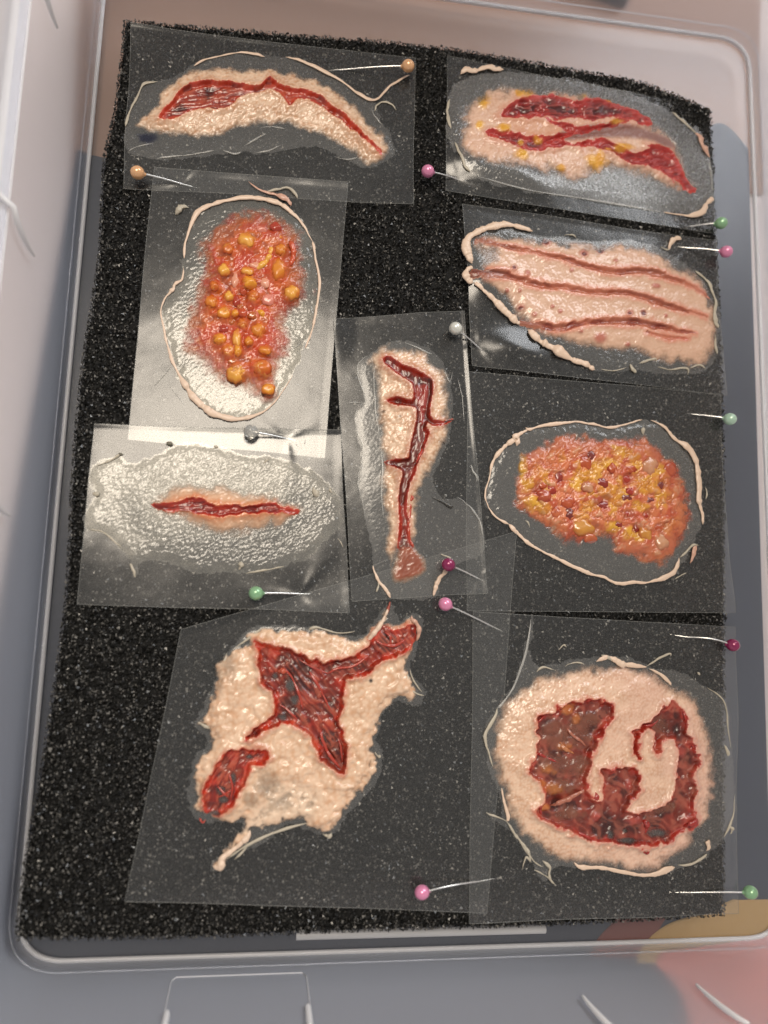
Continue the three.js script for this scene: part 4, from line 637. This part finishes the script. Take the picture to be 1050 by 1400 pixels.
// 9: round wound
{
  const or = blotch('405,345,26,26 395,465,26,16 360,600,40,20 340,540,34,20 320,580,20,16 430,375,14,24 330,660,20,12', Z9), mauve = blotch('370,430,66,56 440,420,56,60 370,520,66,40 440,530,40,50 400,590,50,30 410,680,60,26 700,400,34,30 700,660,70,20 470,380,40,26', Z9), flesh = blotch('495,690,20,16 620,700,36,18 500,640,16,10 650,720,14,24 540,545,22,14 600,590,14,20 790,700,30,24 770,480,18,24', Z9);
  const c0 = { edge: srgb(180, 50, 34), bed: srgb(136, 50, 36), dark: srgb(96, 36, 26), light: srgb(192, 112, 90), lip: srgb(196, 84, 62), lipA: 0.6, blush: 6, raise: 0.8, floor: 0.3, rise: 0.5, edgeW: 7, long: 22, across: 13, lightA: 0.4, turn: 0.8, darkA: 0.55, thin: 0.15 };
  const p = makePiece({ name: 'round_wound', film: 'round', Z: Z9, seed: 97, step: 0.3, label: 'big round beige wound with a curling dark red cavity, at the lower right foam corner',
    gel: '140,430 178,355 232,280 268,185 290,62 298,62 290,180 330,215 420,190 500,188 560,180 620,195 690,225 760,230 850,280 910,330 930,500 942,620 930,720 855,815 770,850 690,878 600,872 520,857 440,852 370,850 345,900 318,880 270,800 222,735 150,680 205,690 165,540 150,460',
    skin: '183,340 240,288 320,238 400,218 500,203 560,198 620,208 680,228 740,273 800,298 852,370 872,440 887,540 882,620 862,690 832,740 792,792 740,832 680,872 600,867 520,852 440,847 380,837 310,792 250,742 213,690 198,610 168,530 158,460 173,400', feather: 14, thick: 1.25, slope: 40, ragged: 10, tone: PINKISH, toned: 0.15, pebble: 0.75, grain: 0.16, speck: 0.8,
    wounds: [{ ...c0, rag: 1.2, o: '305,385 330,360 345,358 362,362 380,335 430,320 510,320 552,345 537,380 507,430 492,470 477,520 467,590 485,625 505,640 518,600 508,540 540,530 592,528 628,555 628,600 603,640 590,680 640,667 700,655 735,620 745,560 745,470 716,432 692,490 670,482 680,422 642,415 622,450 634,500 612,492 608,430 640,398 690,363 730,322 772,350 787,390 782,430 812,470 823,510 797,550 812,600 802,655 822,700 812,727 762,737 712,777 620,782 540,772 490,772 430,742 370,717 308,692 303,660 330,640 318,590 283,550 293,500 308,455' }],
    holes: '545,748,16,18 600,766,38,12 690,742,44,18 590,735,10,8', 
    paint: ({ px, py, c, a, h, K, lump, dW, dS, gc }) => {
      if (K !== 2) { const rim = ss(-0.2, 0.75, fbm(px / 40, py / 40, 7, 2)) * ss(700, 1000, px) * 0.5; return { c: mix3(c, srgb(228, 180, 165), rim) }; }
      const o = or(px, py, 3, 0.9), m = mauve(px, py, 5, 0.9), f = flesh(px, py, 7, 0.8); c = mix3(c, mix3(srgb(160, 98, 74), srgb(124, 66, 50), lump), Math.min(1, m * 1.1) * 0.85); c = mix3(c, mix3(srgb(198, 104, 40), srgb(190, 120, 60), lump), o * 0.75); c = mix3(c, srgb(186, 78, 66), f * 0.7);
      return { c, h: h + 0.5 * o + 0.6 * f + 0.25 * m, a: a * (1 - 0.25 * m) };
    } });
  const fl = phys({ color: rgb(srgb(172, 104, 82)), roughness: 0.25, clearcoat: 0.7, clearcoatRoughness: 0.12 }), rd = phys({ color: rgb(srgb(160, 44, 34)), roughness: 0.25, clearcoat: 0.7, clearcoatRoughness: 0.12 });
  strand(p, '350,655,8 380,640,13 420,622,14 455,605,13 475,595,8', fl, 'flesh_bridge', 2.6); strand(p, '380,450,6 390,470,12 410,480,12 430,490,6', phys({ color: rgb(srgb(190, 120, 76)), roughness: 0.25, clearcoat: 0.7 }), 'flesh_bridge', 2.2); strand(p, '400,400,4 420,430,8 450,450,8 470,470,4', fl, 'red_thread', 2.2);
  for (const s of ['315,640,10 318,665,14 325,690,12', '300,500,8 312,490,12 335,500,9 380,520,5', '640,700,10 655,715,16 652,745,12', '485,600,10 495,630,14 510,635,8', '300,400,6 340,365,10 380,345,9', '770,345,6 782,390,9 778,430,7', '790,445,8 812,480,14 818,510,10', '770,720,10 800,705,18 815,695,12', '640,400,5 670,400,9 700,380,6', '590,660,5 640,668,9 690,662,7 720,645,5', '640,795,8 655,800,16 660,808,8', '430,735,6 470,755,10 495,770,7']) strand(p, s, rd, 'red_fold', 1.9, 0.4);
  strand(p, '500,196,6 530,182,14 555,190,20 580,205,16 610,208,16 640,212,12 660,215,6', 'tan'); strand(p, '515,176,5 540,186,9 560,200,6', 'white', 'wisp'); strand(p, '660,212,3 690,192,5 730,172,5 738,180,3', 'white', 'wisp'); strand(p, '668,220,4 700,235,8 730,262,9 738,275,5', 'tan'); strand(p, '850,800,5 856,785,16 852,770,14 858,795,6', 'tan'); strand(p, '760,845,4 800,842,8 830,825,8 852,810,6', 'white', 'wisp'); strand(p, '430,835,6 445,850,13 480,852,14 530,855,12 590,868,13 640,876,15 690,872,17 720,858,16 750,850,10', 'tan');
  strand(p, '185,345,4 178,370,7 150,420,8 145,445,8 155,480,7 170,530,5', 'white'); strand(p, '292,62,3 285,120,5 268,190,7 235,280,7 200,330,6 185,345,4', 'clear'); strand(p, '198,600,4 205,640,8 218,690,9 215,705,5', 'tan');
  for (const s of ['150,678,3 180,690,6 215,705,5', '215,705,4 240,745,8 262,770,9 280,800,8 292,835,5', '300,860,4 340,880,5 372,912,4', '330,830,5 350,850,10 350,880,8 362,905,5', '262,860,3 275,820,6 290,835,3', '380,160,3 395,145,8 405,150,4', '310,230,3 330,215,6 370,225,4', '400,212,3 430,200,5 460,205,4', '920,720,5 930,730,9 925,745,5', '905,460,4 915,485,8 918,500,4', '820,230,4 828,240,7', '850,280,3 880,300,5 905,335,5 915,400,4 925,470,3', '940,620,3 932,690,5 905,755,4', '265,350,3 280,330,5 300,325,3', '245,745,4 270,790,6 300,830,6 330,850,4']) strand(p, s, 'white', 'wisp', 0.7, 0.5);
}
renderer.render(scene, camera);
